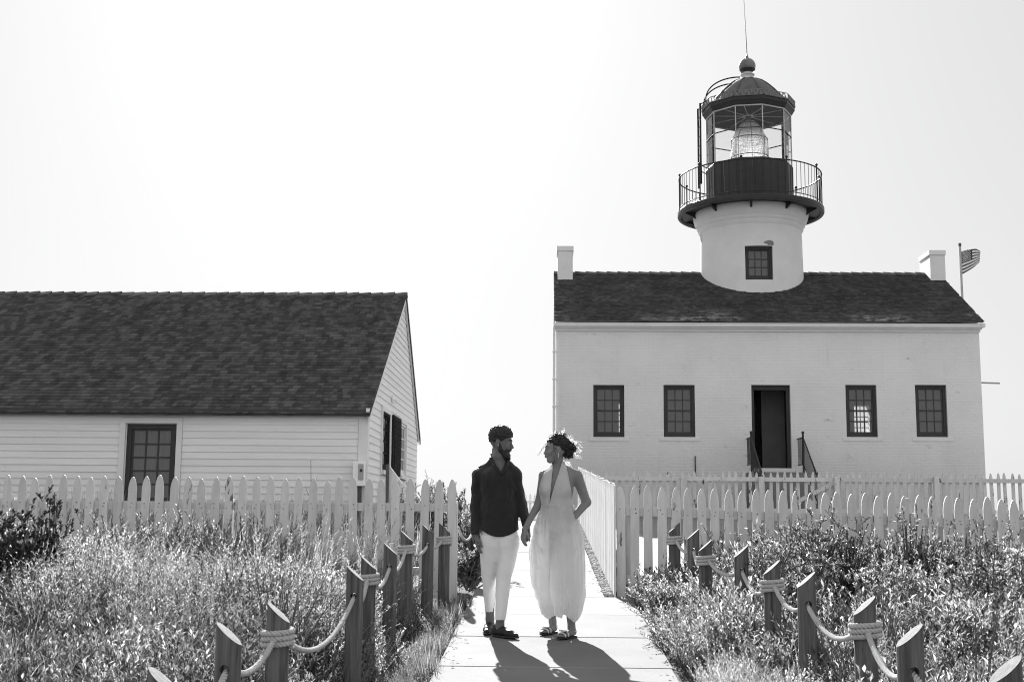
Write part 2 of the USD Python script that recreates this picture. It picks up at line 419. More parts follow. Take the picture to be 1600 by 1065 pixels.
def shingle_roof(x0, x1, eave, ridge, n, wlo, whi, seed, th=.022, jitter=.012):
    """Courses of separate shingles on the slope from eave (y, z) to ridge (y, z)."""
    rr = np.random.default_rng(seed)
    e, g = np.array(eave, float), np.array(ridge, float)
    L = np.linalg.norm(g - e); s = (g - e) / L
    nrm = np.array([-s[1], s[0]])
    V = []
    ex = L / n
    for c in range(n):
        x = x0 - rr.uniform(0, .1)
        while x < x1:
            w = rr.uniform(wlo, whi)
            xa, xb = max(x, x0), min(x + w - .006, x1)
            x += w
            if xb - xa < .02:
                continue
            t0 = c * ex - abs(rr.normal(0, jitter)) ; t1 = (c + 1.25) * ex
            h0 = th * rr.uniform(.8, 1.5); h1 = .003
            lift = rr.uniform(0, .003)
            if c == n - 1:
                t1 = (c + 1) * ex
            p = []
            for xx in (xa, xb):
                a = e + s * t0 + nrm * (h0 + lift); b = e + s * t0 + nrm * lift * .3
                d = e + s * t1 + nrm * h1; q = e + s * t1
                p += [(xx, *a), (xx, *b), (xx, *d), (xx, *q)]
            V.append(p)
    V = np.array(V, float)
    F1 = np.array([[0, 4, 6], [0, 6, 2], [0, 1, 5], [0, 5, 4], [0, 2, 3], [0, 3, 1], [4, 5, 7], [4, 7, 6]])
    F1 = F1[:, ::1]
    F = (F1[None] + 8 * np.arange(len(V))[:, None, None]).reshape(-1, 3)
    m = MT((V.reshape(-1, 3), F)); m.rnd = np.repeat(rr.uniform(0, 1, len(V)) ** 1.4, 8)
    return m


# ------------------------------------------------------------------ lighthouse
LY = 33.0
Xl, Xr = at(868.5, 560, LY)[0], at(1531.5, 560, LY)[0]
zE = at(1200, 505, LY)[2]
zC = at(1200, 518, LY)[2]
RY = 36.3
zR = at(1200, 427.5, RY)[2]
BY = 2 * RY - LY
zG = 1.55
zF = at(1205, 731, LY)[2]
lh = thing('lighthouse', 'white lighthouse with a round tower and black gallery rising from a gabled keeper house', 'lighthouse')


def px_rect(x0, x1, y0, y1, Y):
    a, b, c, d = at(x0, (y0 + y1) / 2, Y), at(x1, (y0 + y1) / 2, Y), at((x0 + x1) / 2, y0, Y), at((x0 + x1) / 2, y1, Y)
    return a[0], b[0], d[2], c[2]


WIN = [px_rect(927, 975.5, 601, 682.5, LY), px_rect(1037, 1086, 601, 682.5, LY), px_rect(1322, 1370.5, 601, 682.5, LY), px_rect(1431, 1480, 601, 682.5, LY)]
DOOR = px_rect(1175, 1236, 601, 731, LY)
BACK = [px_rect(966.5, 995, 630, 676, BY - .3), px_rect(1333, 1357, 634, 676, BY - .3), px_rect(1467.5, 1471, 636, 658, BY - .3)]
T = .45
shell = m3box(Xl, Xr, LY, BY, zG - .4, zE) - m3box(Xl + T, Xr - T, LY + T, BY - T, zG - .5, zE + 1)
for (a, b, c, d) in WIN + [DOOR]:
    shell -= m3box(a, b, LY - .1, LY + T + .1, c, d)
for (a, b, c, d) in BACK:
    shell -= m3box(a, b, BY - T - .1, BY + .1, c, d)
obj('wall', shell, K['wall'], lh)
# gable ends above the eaves
for x0, x1 in ((Xl, Xl + T), (Xr - T, Xr)):
    P = np.array([(LY, zE), (BY, zE), (RY, zR - .06)])
    v = np.array([(x, y, z) for x in (x0, x1) for y, z in P])
    obj('gable', (v, [[0, 1, 2], [3, 5, 4], [0, 3, 4], [0, 4, 1], [1, 4, 5], [1, 5, 2], [2, 5, 3], [2, 3, 0]]), K['wall'], lh)
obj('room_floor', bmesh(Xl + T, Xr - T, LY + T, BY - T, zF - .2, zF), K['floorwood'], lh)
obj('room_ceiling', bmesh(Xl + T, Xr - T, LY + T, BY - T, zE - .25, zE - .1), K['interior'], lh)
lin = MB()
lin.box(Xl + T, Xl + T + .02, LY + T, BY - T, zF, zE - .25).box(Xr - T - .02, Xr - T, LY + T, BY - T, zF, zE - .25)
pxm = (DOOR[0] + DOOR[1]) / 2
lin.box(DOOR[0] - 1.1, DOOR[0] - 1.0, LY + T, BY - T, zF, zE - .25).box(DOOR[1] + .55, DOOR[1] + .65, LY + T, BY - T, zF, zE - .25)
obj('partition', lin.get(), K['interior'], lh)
for (a, b, c, d) in WIN:
    sash_window(lh, a + .004, b - .004, c + .004, d - .004, LY + .07, 3, 4, sill=(.13, .12, .0))
for (a, b, c, d) in BACK[:2]:
    w = thing('window', parent=lh); m = MB()
    for k in range(1, 4):
        m.box(a + (b - a) * k / 4 - .012, a + (b - a) * k / 4 + .012, BY - .25, BY - .22, c, d)
    for k in range(1, 5):
        m.box(a, b, BY - .26, BY - .21, c + (d - c) * k / 5 - .012, c + (d - c) * k / 5 + .012)
    obj('muntin', m.get(), K['dark'], w)
# cornice: stepped mouldings under the eaves
co = MB()
h = zE - zC
co.box(Xl - .02, Xr + .02, LY - .05, LY + .02, zC, zC + h * .30)
co.box(Xl - .04, Xr + .05, LY - .11, LY + .02, zC + h * .30, zC + h * .5)
co.box(Xl - .05, Xr + .08, LY - .17, LY + .02, zC + h * .5, zC + h * .94)
obj('cornice', co.get(), K['trim'], lh)
ret = MB().box(Xr + .003, Xr + .12, LY - .18, LY + .35, zC + h * .55, zC + h * .95)
obj('cornice_return', ret.get(), K['trim'], lh)
# roof
ov = .20
zEv = zE + .035      # top of the roof slab at the eave
s = (zR - zEv) / (RY - LY + ov)
rf = MB()
th = .032
for sg in (-1, 1):
    ye = RY + sg * (RY - LY + ov)
    ze = zEv
    zr = zR + .0
    P = np.array([(ye, ze), (RY, zr), (RY, zr - th), (ye, ze - th)])
    v = np.array([(x, y, z) for x in (Xl - .03, Xr + .06) for y, z in P])
    rf.add(v, [[0, 1, 2, 3], [7, 6, 5, 4], [0, 4, 5, 1], [1, 5, 6, 2], [2, 6, 7, 3], [3, 7, 4, 0]])
roof = obj('roof', rf.get(), K['shingle'], lh)
K['shingle_light'] = usdkit.material(stage, '/World/Looks/pale_patched_shingle', {
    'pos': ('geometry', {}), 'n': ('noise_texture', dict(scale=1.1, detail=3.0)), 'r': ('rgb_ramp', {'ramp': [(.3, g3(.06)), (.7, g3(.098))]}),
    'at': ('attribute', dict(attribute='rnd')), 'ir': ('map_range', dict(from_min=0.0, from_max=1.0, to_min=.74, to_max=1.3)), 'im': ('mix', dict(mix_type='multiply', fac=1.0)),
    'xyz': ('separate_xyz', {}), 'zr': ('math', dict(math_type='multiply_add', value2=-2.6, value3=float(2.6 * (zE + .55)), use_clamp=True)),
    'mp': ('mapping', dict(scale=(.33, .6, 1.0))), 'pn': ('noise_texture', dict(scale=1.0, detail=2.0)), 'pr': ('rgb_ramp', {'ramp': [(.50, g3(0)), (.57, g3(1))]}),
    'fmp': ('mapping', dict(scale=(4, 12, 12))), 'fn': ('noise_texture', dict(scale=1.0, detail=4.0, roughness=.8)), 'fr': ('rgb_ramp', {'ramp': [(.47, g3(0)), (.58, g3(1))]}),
    'mul': ('math', dict(math_type='multiply')), 'mul2': ('math', dict(math_type='multiply')), 'lx': ('mix', dict(color2=g3(.36))),  # lighter patches painted into the shingle colour, fading out above the eave
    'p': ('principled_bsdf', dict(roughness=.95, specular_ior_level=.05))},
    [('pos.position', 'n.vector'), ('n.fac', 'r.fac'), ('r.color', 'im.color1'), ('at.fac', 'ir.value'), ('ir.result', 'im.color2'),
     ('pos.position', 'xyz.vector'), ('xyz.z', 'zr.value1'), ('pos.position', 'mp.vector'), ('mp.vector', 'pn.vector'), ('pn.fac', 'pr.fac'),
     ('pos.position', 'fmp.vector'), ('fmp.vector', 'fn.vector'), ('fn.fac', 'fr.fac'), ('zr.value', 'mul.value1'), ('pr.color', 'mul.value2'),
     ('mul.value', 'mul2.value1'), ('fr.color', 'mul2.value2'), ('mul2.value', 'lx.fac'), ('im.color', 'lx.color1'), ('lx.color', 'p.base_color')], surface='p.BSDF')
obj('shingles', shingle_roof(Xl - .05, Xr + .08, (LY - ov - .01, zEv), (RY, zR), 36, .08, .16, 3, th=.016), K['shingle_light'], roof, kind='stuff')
rc = MB()
x = Xl - .04
while x < Xr + .05:
    L = min(.32, Xr + .07 - x)
    v = np.array([(xx, RY + dy, zR + dz + (0.03 if xx == x else .0)) for xx in (x, x + L + .03) for dy, dz in ((-.16, -.075), (0, .035), (.16, -.075))])
    obj('ridge_cap', (v, [[0, 3, 4, 1], [1, 4, 5, 2], [0, 1, 2, 2], [3, 5, 4, 4]]), K['shingle'], roof)
    x += .32
# chimneys
for cx0, cx1, cy0, Yf in ((871, 895.5, 384.5, 35.75), (1453, 1477.5, 391, 35.75)):
    a, b, _, ztop = px_rect(cx0, cx1, cy0, 440, Yf)
    zb = zR - .8
    c = thing('chimney', parent=lh)
    obj('stack', bmesh(a + .01, b - .01, Yf, Yf + 1.0, zb, ztop - .14), K['tower'], c)
    obj('cap', bmesh(a - .015, b + .015, Yf - .025, Yf + 1.025, ztop - .138, ztop), K['tower'], c)
    obj('flashing', bmesh(a - .03, b + .06, Yf - .08, Yf - .002, zE + s * (Yf - .08 - LY) + .05, zE + s * (Yf - .08 - LY) + .13), K['trim'], c)
# tower
TX = at(1173.5, 400, RY)[0]
PXM = RY / F_PX / math.cos(PITCH) * 1.0


def zt(y):
    return at(1173.5, y, RY)[2]


def rp(p):
    """Radius in metres of a silhouette p pixels from the tower's axis."""
    return p * np.linalg.norm((at(1173.5 + p, 350, RY) - at(1173.5, 350, RY))) / p


prof = [(rp(79.6), zE - .1), (rp(79.3), zt(440)), (rp(78.2), zt(372)), (rp(78.2), zt(367)), (rp(81), zt(363.5)), (rp(81.3), zt(360)), (rp(83.5), zt(357.5)), (rp(83.8), zt(354)), (rp(86.5), zt(351)), (rp(88.2), zt(346)), (rp(89.5), zt(341)), (rp(89.2), zt(336)), (rp(87), zt(332))]
tm = MB().lathe(prof, (TX, RY), 96)
tv, tf = tm.get()
# cut the window opening: a small boolean on the closed solid
cl = np.vstack([tv, [[TX, RY, prof[0][1]], [TX, RY, prof[-1][1]]]]); nb, nt = len(tv), len(tv) + 1
n = 96; last = (len(prof) - 1) * n
capf = [[nb, (k + 1) % n, k] for k in range(n)] + [[nt, last + k, last + (k + 1) % n] for k in range(n)]
solid = m3.Manifold(m3.Mesh(vert_properties=cl.astype(np.float32), tri_verts=np.vstack([tf, capf]).astype(np.uint32)))
TYF = RY - rp(79)
wa, wb, wc, wd = px_rect(1164.5, 1207.5, 384, 437, TYF + .05)
if solid.volume() < 0:
    print('tower inside out')
solid -= m3box(wa, wb, TYF - .5, TYF + .55, wc, wd)
twr = obj('tower', solid, K['tower'], lh, smooth=35)
sash_window(lh, wa + .004, wb - .004, wc + .004, wd - .004, TYF + .16, 3, 3, meeting=False, fw=.075)
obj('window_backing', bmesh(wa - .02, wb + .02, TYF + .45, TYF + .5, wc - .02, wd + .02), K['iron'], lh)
# bare patch of plaster above the tower window (flush spall, slightly proud)
pa = [(1193, 378.2), (1197.5, 376), (1203, 374.8), (1208, 377), (1209.3, 381), (1208, 383.5), (1201, 383.3), (1198, 380.6), (1194, 379.8)]
pv = []
for q in pa:
    Yq = TYF
    for _ in range(4):
        P = at(*q, Yq); Yq = RY - math.sqrt(max(rp(78.4) ** 2 - (P[0] - TX) ** 2, 0)) - .006
    pv.append(at(*q, Yq))
pc = np.mean(pv, 0) - [0, .004, 0]
obj('bare_plaster_patch', (np.vstack([pv, [pc]]), [[len(pv), k, (k + 1) % len(pv)] for k in range(len(pv))]), mat('bare_plaster', .16, .24, scale=9), lh)
# lead collar where the tower meets the roof: a hairline of trim is left out, the plaster runs to the shingles

# gallery
gal = thing('gallery', parent=lh)
zd0, zd1 = zt(337.5), zt(331)
Rd = rp(113.5)
obj('deck', MB().lathe([(.9, zd0 + .02), (Rd - .12, zd0 + .02), (Rd - .1, zd0 - .03), (Rd - .02, zd0 - .03), (Rd, zd0), (Rd, zd1 - .02), (Rd - .02, zd1), (.9, zd1)], (TX, RY), 96).get(), K['iron'], gal, smooth=35)
for k in range(10):
    a = math.radians(9.4 + 36 * k)
    c, s_ = math.cos(a), math.sin(a)
    P = [(rp(88), zd0 + .015), (Rd - .12, zd0 + .015), (rp(88), zd0 - .16)]
    v = []
    for t in (-.03, .03):
        for r_, z in P:
            v.append((TX + c * r_ - s_ * t, RY + s_ * r_ + c * t, z))
    obj('bracket', (v, [[0, 1, 2], [3, 5, 4], [0, 3, 4], [0, 4, 1], [1, 4, 5], [1, 5, 2], [2, 5, 3], [2, 3, 0]]), K['iron'], gal)
rail = thing('railing', parent=lh)
Rr = rp(110.5); zr1 = zt(279)
ang = np.linspace(0, 2 * np.pi, 97)
for z, r_ in ((zr1, .02), (zd1 + .10, .014)):
    obj('rail', MB().tube(np.stack([TX + Rr * np.cos(ang), RY + Rr * np.sin(ang), 0 * ang + z], 1), r_, 8, caps=False).get(), K['iron'], rail, smooth=True)
NB = 80
for k in range(NB):
    a = 2 * np.pi * (k + .5) / NB
    main = k % 8 == 0
    X, Y = TX + Rr * math.cos(a), RY + Rr * math.sin(a)
    rr_ = .02 if main else .0085
    if main:
        obj('post', MB().tube([(X, Y, zd1 - .12), (X, Y, zr1 + .05)], rr_, 8).get(), K['iron'], rail)
        b = trimesh.creation.icosphere(2, .042); b.apply_translation((X, Y, zr1 + .085))
        obj('ball', b, K['iron'], rail, smooth=True)
    else:
        obj('baluster', MB().tube([(X, Y, zd1 + .1), (X, Y, zr1)], rr_, 6).get(), K['iron'], rail)

# lantern: decagonal drum, glazing, cornice, dome
lan = thing('lantern', parent=lh)
A0 = math.radians(270 + 9.4)
Rl = rp(67); zdr = zt(264.5); zgt = zt(184)


def deca(k, r, z):
    a = A0 + math.radians(36 * k)
    return np.array([TX + r * math.cos(a), RY + r * math.sin(a), z])


for k in range(10):
    p, q = deca(k, Rl, 0), deca(k + 1, Rl, 0)
    pin, qin = deca(k, Rl - .05, 0), deca(k + 1, Rl - .05, 0)
    v = np.array([p, q, qin, pin, p, q, qin, pin]); v[:4, 2] = zd1 - .01; v[4:, 2] = zdr
    obj('drum_panel', (v, BOXF), K['iron'], lan)
    # a standing seam on each panel
    for t in (.0, .33, .66):
        c = p + (q - p) * t; o = (c - [TX, RY, 0]); o /= np.linalg.norm(o)
        obj('seam', MB().tube([c + [0, 0, zd1], c + [0, 0, zdr - .01]], .014, 6).get(), K['iron'], lan)
    m = MB().tube([deca(k, Rl - .02, zdr), deca(k, Rl - .02, zgt)], .017, 6)
    obj('mullion', m.get(), K['frame_light'], lan, smooth=True)
    obj('drum_rim', MB().tube([deca(k, Rl - .02, zdr), deca(k + 1, Rl - .02, zdr)], .03, 6).get(), K['iron'], lan)
    obj('head_bar', MB().tube([deca(k, Rl - .02, zgt), deca(k + 1, Rl - .02, zgt)], .03, 6).get(), K['frame_light'], lan)
    zm = zt(218)
    obj('glazing_bar', MB().tube([deca(k, Rl - .02, zm), deca(k + 1, Rl - .02, zm)], .018, 6).get(), K['irongrey'], lan)
    v = np.array([deca(k, Rl - .03, zdr), deca(k + 1, Rl - .03, zdr), deca(k + 1, Rl - .03, zgt), deca(k, Rl - .03, zgt)])
    obj('pane', (v, [[0, 1, 2, 3]]), K['lanternpane'], lan)
    zh = zt(182)
    obj('spoke', MB().tube([deca(k + .3, .13, zh), deca(k + .3, Rl - .1, zh)], .014, 6).get(), K['frame_light'], lan)
hub = np.array([[TX + .14 * math.cos(t), RY + .14 * math.sin(t), zt(182)] for t in np.linspace(0, 2 * np.pi, 11)])
obj('hub', MB().tube(hub, .03, 6, caps=False).get(), K['frame_light'], lan)
obj('vent_pipe', MB().tube([(TX, RY, zt(188)), (TX, RY, zt(130))], .07, 12).get(), K['irongrey'], lan)
dm = thing('dome', parent=lh)
Rc = rp(72.5)
a10 = A0
obj('cornice', MB().lathe([(Rl - .10, zgt + .005), (Rl + .02, zgt + .005), (Rc - .03, zt(179)), (Rc, zt(177)), (Rc, zt(170)), (Rc - .06, zt(168)), (Rc - .2, zt(168))], (TX, RY), 10, a10).get(), K['iron'], dm)
dprof = [(rp(68), zt(170)), (rp(62.5), zt(164.5)), (rp(55.5), zt(157)), (rp(49), zt(150)), (rp(42), zt(143.5)), (rp(34.5), zt(137)), (rp(26), zt(131)), (rp(16), zt(126.5)), (rp(11), zt(125))]
obj('shell', MB().lathe(dprof, (TX, RY), 20, a10).get(), K['irongrey'], dm, smooth=25)
obj('soffit', MB().lathe([(Rl - .12, zgt + .03), (rp(60), zt(163)), (rp(40), zt(146)), (rp(20), zt(134)), (.02, zt(130))], (TX, RY), 20, a10).get(), K['irongrey'], dm, smooth=25)
for k in range(10):
    pts = [deca(k, r_ + .006, z) for r_, z in dprof]
    obj('rib', MB().tube(pts, .022, 6).get(), K['irongrey'], dm)
    # fretted cresting above the cornice, one panel per side
    c = MB(); p, q = deca(k, Rc, 0), deca(k + 1, Rc, 0)
    d = q - p; L = np.linalg.norm(d[:2]); d = d / L
    o = np.array([d[1], -d[0], 0])
    z0, z1 = zt(171.5), zt(163.5)
    def bar(t0, za, t1, zb_, w=.012):
        A = p + d * t0; B = p + d * t1
        c.tube([A + [0, 0, za] + o * .02, B + [0, 0, zb_] + o * .02], w, 5)
    bar(.02, z1, L - .02, z1, .014); bar(.02, z0, L - .02, z0, .012)
    nn = 9
    for j in range(nn):
        ta, tb = .03 + (L - .06) * j / nn, .03 + (L - .06) * (j + 1) / nn
        bar(ta, z0 if j % 2 else z1, tb, z1 if j % 2 else z0)
        bar((ta + tb) / 2, (z0 + z1) / 2, (ta + tb) / 2, z1 if j % 2 else z0, .02)
    obj('cresting', c.get(), mat('cresting_paint', .16, .2) if k == 0 else stage.GetPrimAtPath('/World/Looks/cresting_paint').GetPath().pathString, dm)
zb = zt(103.7); rb = rp(13.3)
obj('pedestal', MB().lathe([(rp(16), zt(126.5)), (rp(10), zt(122)), (rp(9.5), zt(119.5)), (rp(11.3), zt(118.3)), (rp(11.3), zt(117)), (rp(9), zt(115.5)), (rp(8), zt(114)), (.05, zt(113))], (TX, RY), 32).get(), K['frame_light'], dm, smooth=35)
bl = [(max(.004, rb * math.sin(t)), zb - rb * .98 * math.cos(t)) for t in np.linspace(.25, math.pi - .28, 24)] + [(rp(1.8), zt(88.5)), (.012, zt(84))]
obj('ball', MB().lathe(bl, (TX, RY), 40).get(), K['copper'], dm, smooth=True)
obj('ball_band', MB().lathe([(rp(9.6), zt(113.5)), (rp(11.5), zt(110.5)), (rp(12.7), zt(109.5))], (TX, RY), 40).get(), K['iron'], dm, smooth=True)
obj('lightning_rod', MB().tube([(TX, RY, zt(86)), (TX - .03, RY, zt(40)), (TX - .10, RY, zt(-45))], [.016, .010, .006], 6).get(), K['irongrey'], lh)
# the lens
ln = thing('lens', parent=lh)
LX = at(1171, 220, RY)[0]
base = [(28, 262), (28.5, 245), (28.5, 223), (27, 217), (23, 210), (19, 203), (14, 196), (9.5, 191.5)]
ry = np.array([b[0] for b in base]); zz = np.array([zt(b[1]) for b in base])
pr = []
z = zz[0]
while z < zz[-1]:
    r_ = np.interp(z, zz, [rp(x) for x in ry])
    pr += [(r_ - .028, z), (r_, z + .012), (r_ - .006, z + .040)]
    z += .052
prin = [(max(.03, r_ - .05), z) for r_, z in pr[::-1]]
obj('prism_rings', MB().lathe(pr + prin + [pr[0]], (LX, RY), 36).get(), K['lens'], ln, smooth=20)
for y_, p_ in ((247, 29), (219.5, 28.6), (194, 12.5)):
    rr_ = rp(p_)
    obj('hoop', MB().tube(np.stack([LX + rr_ * np.cos(ang[::3]), RY + rr_ * np.sin(ang[::3]), 0 * ang[::3] + zt(y_)], 1), .012, 6, caps=False).get(), K['irongrey'], ln)
for k in range(8):
    a = math.radians(268 + 45 * k)
    pts = [(LX + (rp(r_) + .005) * math.cos(a), RY + (rp(r_) + .005) * math.sin(a), zt(y_)) for r_, y_ in base]
    obj('rib', MB().tube(pts, .009, 6).get(), K['irongrey'], ln)
for k in range(8):   # bull's-eye panels: raised circular rings of glass
    a = math.radians(268 + 22.5 + 45 * k)
    for rr_ in (.16, .10, .05):
        t = np.linspace(0, 2 * np.pi, 17)
        rad = rp(28.5) + .01
        aa = a + rr_ * np.cos(t) / rad
        pts = np.stack([LX + rad * np.cos(aa), RY + rad * np.sin(aa), zt(240) + rr_ * np.sin(t)], 1)
        obj('bullseye_ring', MB().tube(pts, .016, 6, caps=False).get(), K['lens'], ln, smooth=True)
obj('lamp_pedestal', MB().lathe([(.25, zdr - .5), (.25, zt(262)), (.5, zt(262)), (.5, zt(264))], (LX, RY), 24).get(), K['irongrey'], ln)
# maintenance ladder standing on the gallery, its rails arching over the dome
ld = thing('ladder', parent=lh)
xl = TX - rp(78)
for dy in (-.27, .27):
    Y = RY + dy
    obj('ladder_rail', MB().tube([(xl, Y, zt(291)), (xl, Y, zt(166))], .033, 6).get(), K['iron'], ld)
    t = np.linspace(0, 1, 15)
    x_ = TX - rp(70) + (rp(70) - rp(14)) * (1 - np.cos(t * np.pi / 2)) ** 1.0
    x_ = TX - rp(14) - (rp(69) - rp(14)) * np.cos(t * np.pi / 2) ** 1.0
    z_ = zt(162) + (zt(125.5) - zt(162)) * np.sin(t * np.pi / 2) ** .9
    obj('arched_rail', MB().tube(np.stack([x_, 0 * t + Y * 1.0, z_], 1), .022, 6).get(), K['iron'], ld)
    obj('stay', MB().tube([(xl, Y, zt(168)), (TX - rp(68), Y, zt(162))], .016, 6).get(), K['iron'], ld)
    obj('stay', MB().tube([(xl, Y, zt(262)), (TX - rp(66), Y, zt(268))], .016, 6).get(), K['iron'], ld)
for k in range(9):
    z = zt(288) + (zt(170) - zt(288)) * k / 8
    obj('rung', MB().tube([(xl, RY - .27, z), (xl, RY + .27, z)], .013, 6).get(), K['iron'], ld)
# entrance
dr = thing('doorway', parent=lh)
a, b, c, d = DOOR
fr = MB(); yf = LY + .12
fr.box(a + .002, a + .09, yf, yf + .14, c, d - .002).box(b - .09, b - .002, yf, yf + .14, c, d - .002).box(a + .09, b - .09, yf, yf + .14, d - .13, d - .002)
obj('frame', fr.get(), K['doorpaint'], dr)
da, db, dc, dd = px_rect(1191, 1226, 606, 729, LY + 1.3)
obj('door', bmesh(da, db, LY + 1.25, LY + 1.30, zF + .01, dd), K['doorleaf'], dr)
obj('door_stile', bmesh(da - .03, da + .06, LY + 1.22, LY + 1.249, zF + .01, dd), K['doorleaf'], dr)
obj('threshold', bmesh(a - .06, b + .06, LY - .06, LY + .3, zF - .12, zF - .003), K['trim'], dr)
stp = thing('entrance_steps', parent=lh)
sx0, sx1 = at(1166, 740, LY)[0], at(1249, 740, LY)[0]
obj('landing', bmesh(sx0, sx1, LY - .75, LY - .005, zG, zF - .13), K['concrete'], stp)
ns = 6
for k in range(ns):
    z1 = zF - .13 - (zF - .13 - zG - .05) * (k + 1) / (ns + 1)
    obj('step', bmesh(sx0, sx1, LY - .75 - .28 * (k + 1) + .002, LY - .75 - .28 * k, zG - .1, z1), K['concrete'], stp)
for x in (sx0 + .03, sx1 - .03):
    rl = thing('stair_railing', parent=lh)
    zt_, y2 = zF + .78, LY - .75 - .28 * ns
    zb_ = zt_ - (zF - zG - .2)
    obj('handrail', MB().tube([(x, LY - .03, zt_), (x, LY - .72, zt_), (x, y2, zb_)], .022, 6).get(), K['iron'], rl)
    obj('bottom_rail', MB().tube([(x, LY - .03, zF + .08), (x, LY - .72, zF + .08), (x, y2, zb_ - .7)], .015, 6).get(), K['iron'], rl)
    for yq, zq in ((LY - .72, zt_), (y2, zb_)):
        obj('newel', MB().tube([(x, yq, zq - 1.0), (x, yq, zq + .10)], .028, 8).get(), K['iron'], rl)
        bb = trimesh.creation.icosphere(1, .04); bb.apply_translation((x, yq, zq + .13)); obj('finial', bb, K['iron'], rl, smooth=True)
    for k in range(20):
        y = LY - .08 - k * .118
        zz_ = zt_ if y > LY - .72 else zt_ + (zb_ - zt_) * (LY - .72 - y) / (LY - .72 - y2)
        obj('baluster', MB().tube([(x, y, zz_ - .72), (x, y, zz_)], .009, 5).get(), K['iron'], rl)
# downspout on the left corner
ds = thing('downspout', parent=lh)
xd = Xl - .045
obj('pipe', MB().tube([(xd, LY - .04, zC + .1), (xd, LY - .04, zG)], .038, 10).get(), K['trim'], ds, smooth=True)
for k in range(6):
    z = zC - .6 - k * .75
    obj('bracket', bmesh(xd - .05, xd + .045, LY - .09, LY - .001, z, z + .04), K['trim'], ds)
pb_ = at(1530, 597.5, LY + .4)
obj('wall_bracket_pole', MB().tube([pb_, at(1562, 598.5, LY + .4)], .022, 8).get(), K['pole'], lh)
# straight settlement cracks in the front wall, thin raised lines of filler
for x_, y0, y1 in ((1110.5, 540, 567), (1294, 538, 573)):
    A, B = at(x_ - 1, y0, LY), at(x_ + 2.5, y1, LY)
    obj('filler_line', bmesh(A[0], A[0] + .025, LY - .008, LY + .002, B[2], A[2]), K['trim'], lh)
cv = at(1086, 712, LY)
obj('conduit', MB().tube([(cv[0], LY - .03, cv[2]), (cv[0], LY - .03, zG)], .016, 6).get(), K['iron'], lh)

# ------------------------------------------------------------------ flagpole and flag behind the lighthouse
FY = 46.0
P0, P1 = at(1499.5, 470, FY), at(1499.5, 380, FY)
fx = P1[0]
fp = thing('flagpole', 'slim pale flagpole rising behind the right chimney of the lighthouse', 'flagpole')
obj('shaft', MB().tube([(fx, FY, float(gz(fx, FY)) - .2), (fx, FY, P1[2] - .1)], [.06, .045], 10).get(), K['pole'], fp, smooth=True)
obj('truck', MB().tube([(fx, FY, P1[2] - .12), (fx, FY, P1[2])], .055, 10).get(), K['irongrey'], fp)
fl = thing('flag', 'striped flag with starred canton curling in the wind beside its pole', 'flag')
# the cloth hangs from the pole and curls round at the fly; a sheet of 13 stripes
hz1, hz0 = at(1501.5, 393, FY)[2], at(1502.5, 428, FY)[2]
W = at(1531, 400, FY)[0] - fx
U = 26
def cloth(u, v):
    """u along the fly 0..1, v down the hoist 0..1"""
    a = u * 1.35
    x = fx + .05 + W * (np.where(a < 1, a, 1 - (a - 1) * .9) - .04 * np.sin(a * 9) * u) * (1 - .12 * v * u)
    y = FY + .12 * np.sin(u * 8.0) * u + .35 * np.clip(u - .7, 0, 1)
    top = hz1 + (.10 * np.sin(np.minimum(a, 1.35) * 2.6)) * (1 - v) - .25 * np.clip(a - .75, 0, 1)
    bot = hz0 + .62 * (np.clip(a, 0, 1) ** 1.15) * (hz1 - hz0) * .85 - .0
    return np.stack([x, y + 0 * v, top + (bot - top) * v], -1)
uu = np.linspace(0, 1, U)
for k in range(13):
    def strip(u0, u1, nm, mt, v0, v1):
        us = np.linspace(u0, u1, max(3, int(U * (u1 - u0)) + 1)); vs = np.array([v0, (v0 + v1) / 2, v1])
        G = cloth(us[None, :], vs[:, None] + 0 * us[None, :]).reshape(-1, 3); n_ = len(us)
        ii = np.arange(3 * n_).reshape(3, n_)
        obj(nm, (G, np.stack([ii[:-1, :-1], ii[:-1, 1:], ii[1:, 1:], ii[1:, :-1]], -1).reshape(-1, 4)), mt, fl, smooth=True)
    mt = K['flagmid'] if k % 2 == 0 else K['flaglight']
    strip(.40 if k < 7 else 0, 1, 'stripe', mt, k / 13, (k + 1) / 13)
    if k == 0:
        strip(0, .40, 'canton', K['flagdark'], 0, 7 / 13)
st = MB()
for r_ in range(9):
    for c_ in range(6 if r_ % 2 == 0 else 5):
        u = (.03 + .06 * c_ + (.03 if r_ % 2 else 0)); v = .03 + r_ * .056
        q = cloth(np.array([u]), np.array([v]))[0]
        aa = np.arange(10) / 10 * 2 * np.pi + np.pi / 2; rr_ = np.where(np.arange(10) % 2 == 0, .026, .011)
        pts = np.stack([q[0] + rr_ * np.cos(aa), 0 * aa + q[1] - .012, q[2] + rr_ * np.sin(aa)], 1)
        st.add(np.vstack([pts, [q - [0, .012, 0]]]), [[10, i_, (i_ + 1) % 10] for i_ in range(10)])
obj('stars', st.get(), K['flaglight'], fl, kind='stuff')
# ------------------------------------------------------------------ clapboard house on the left
HY = 24.0
HX1 = at(573, 690, HY)[0]
HX0 = -14.5
RYH, BYH = HY * 1.234, HY * 1.389
zEh = at(560, 640, HY)[2]
zRh = at(600, 459.5, RYH)[2]
zBh = at(650, 687, BYH + .2)[2]
zGh = 1.10
ch = thing('clapboard_house', 'white clapboard house with a long steep roof of dark weathered wood shingles', 'house')
sF = (zRh - zEh) / (RYH - HY)
sB = (zRh - zBh) / (BYH + .2 - RYH)


def roof_z(y):
    return zEh + sF * (y - HY) if y < RYH else zRh - sB * (y - RYH)


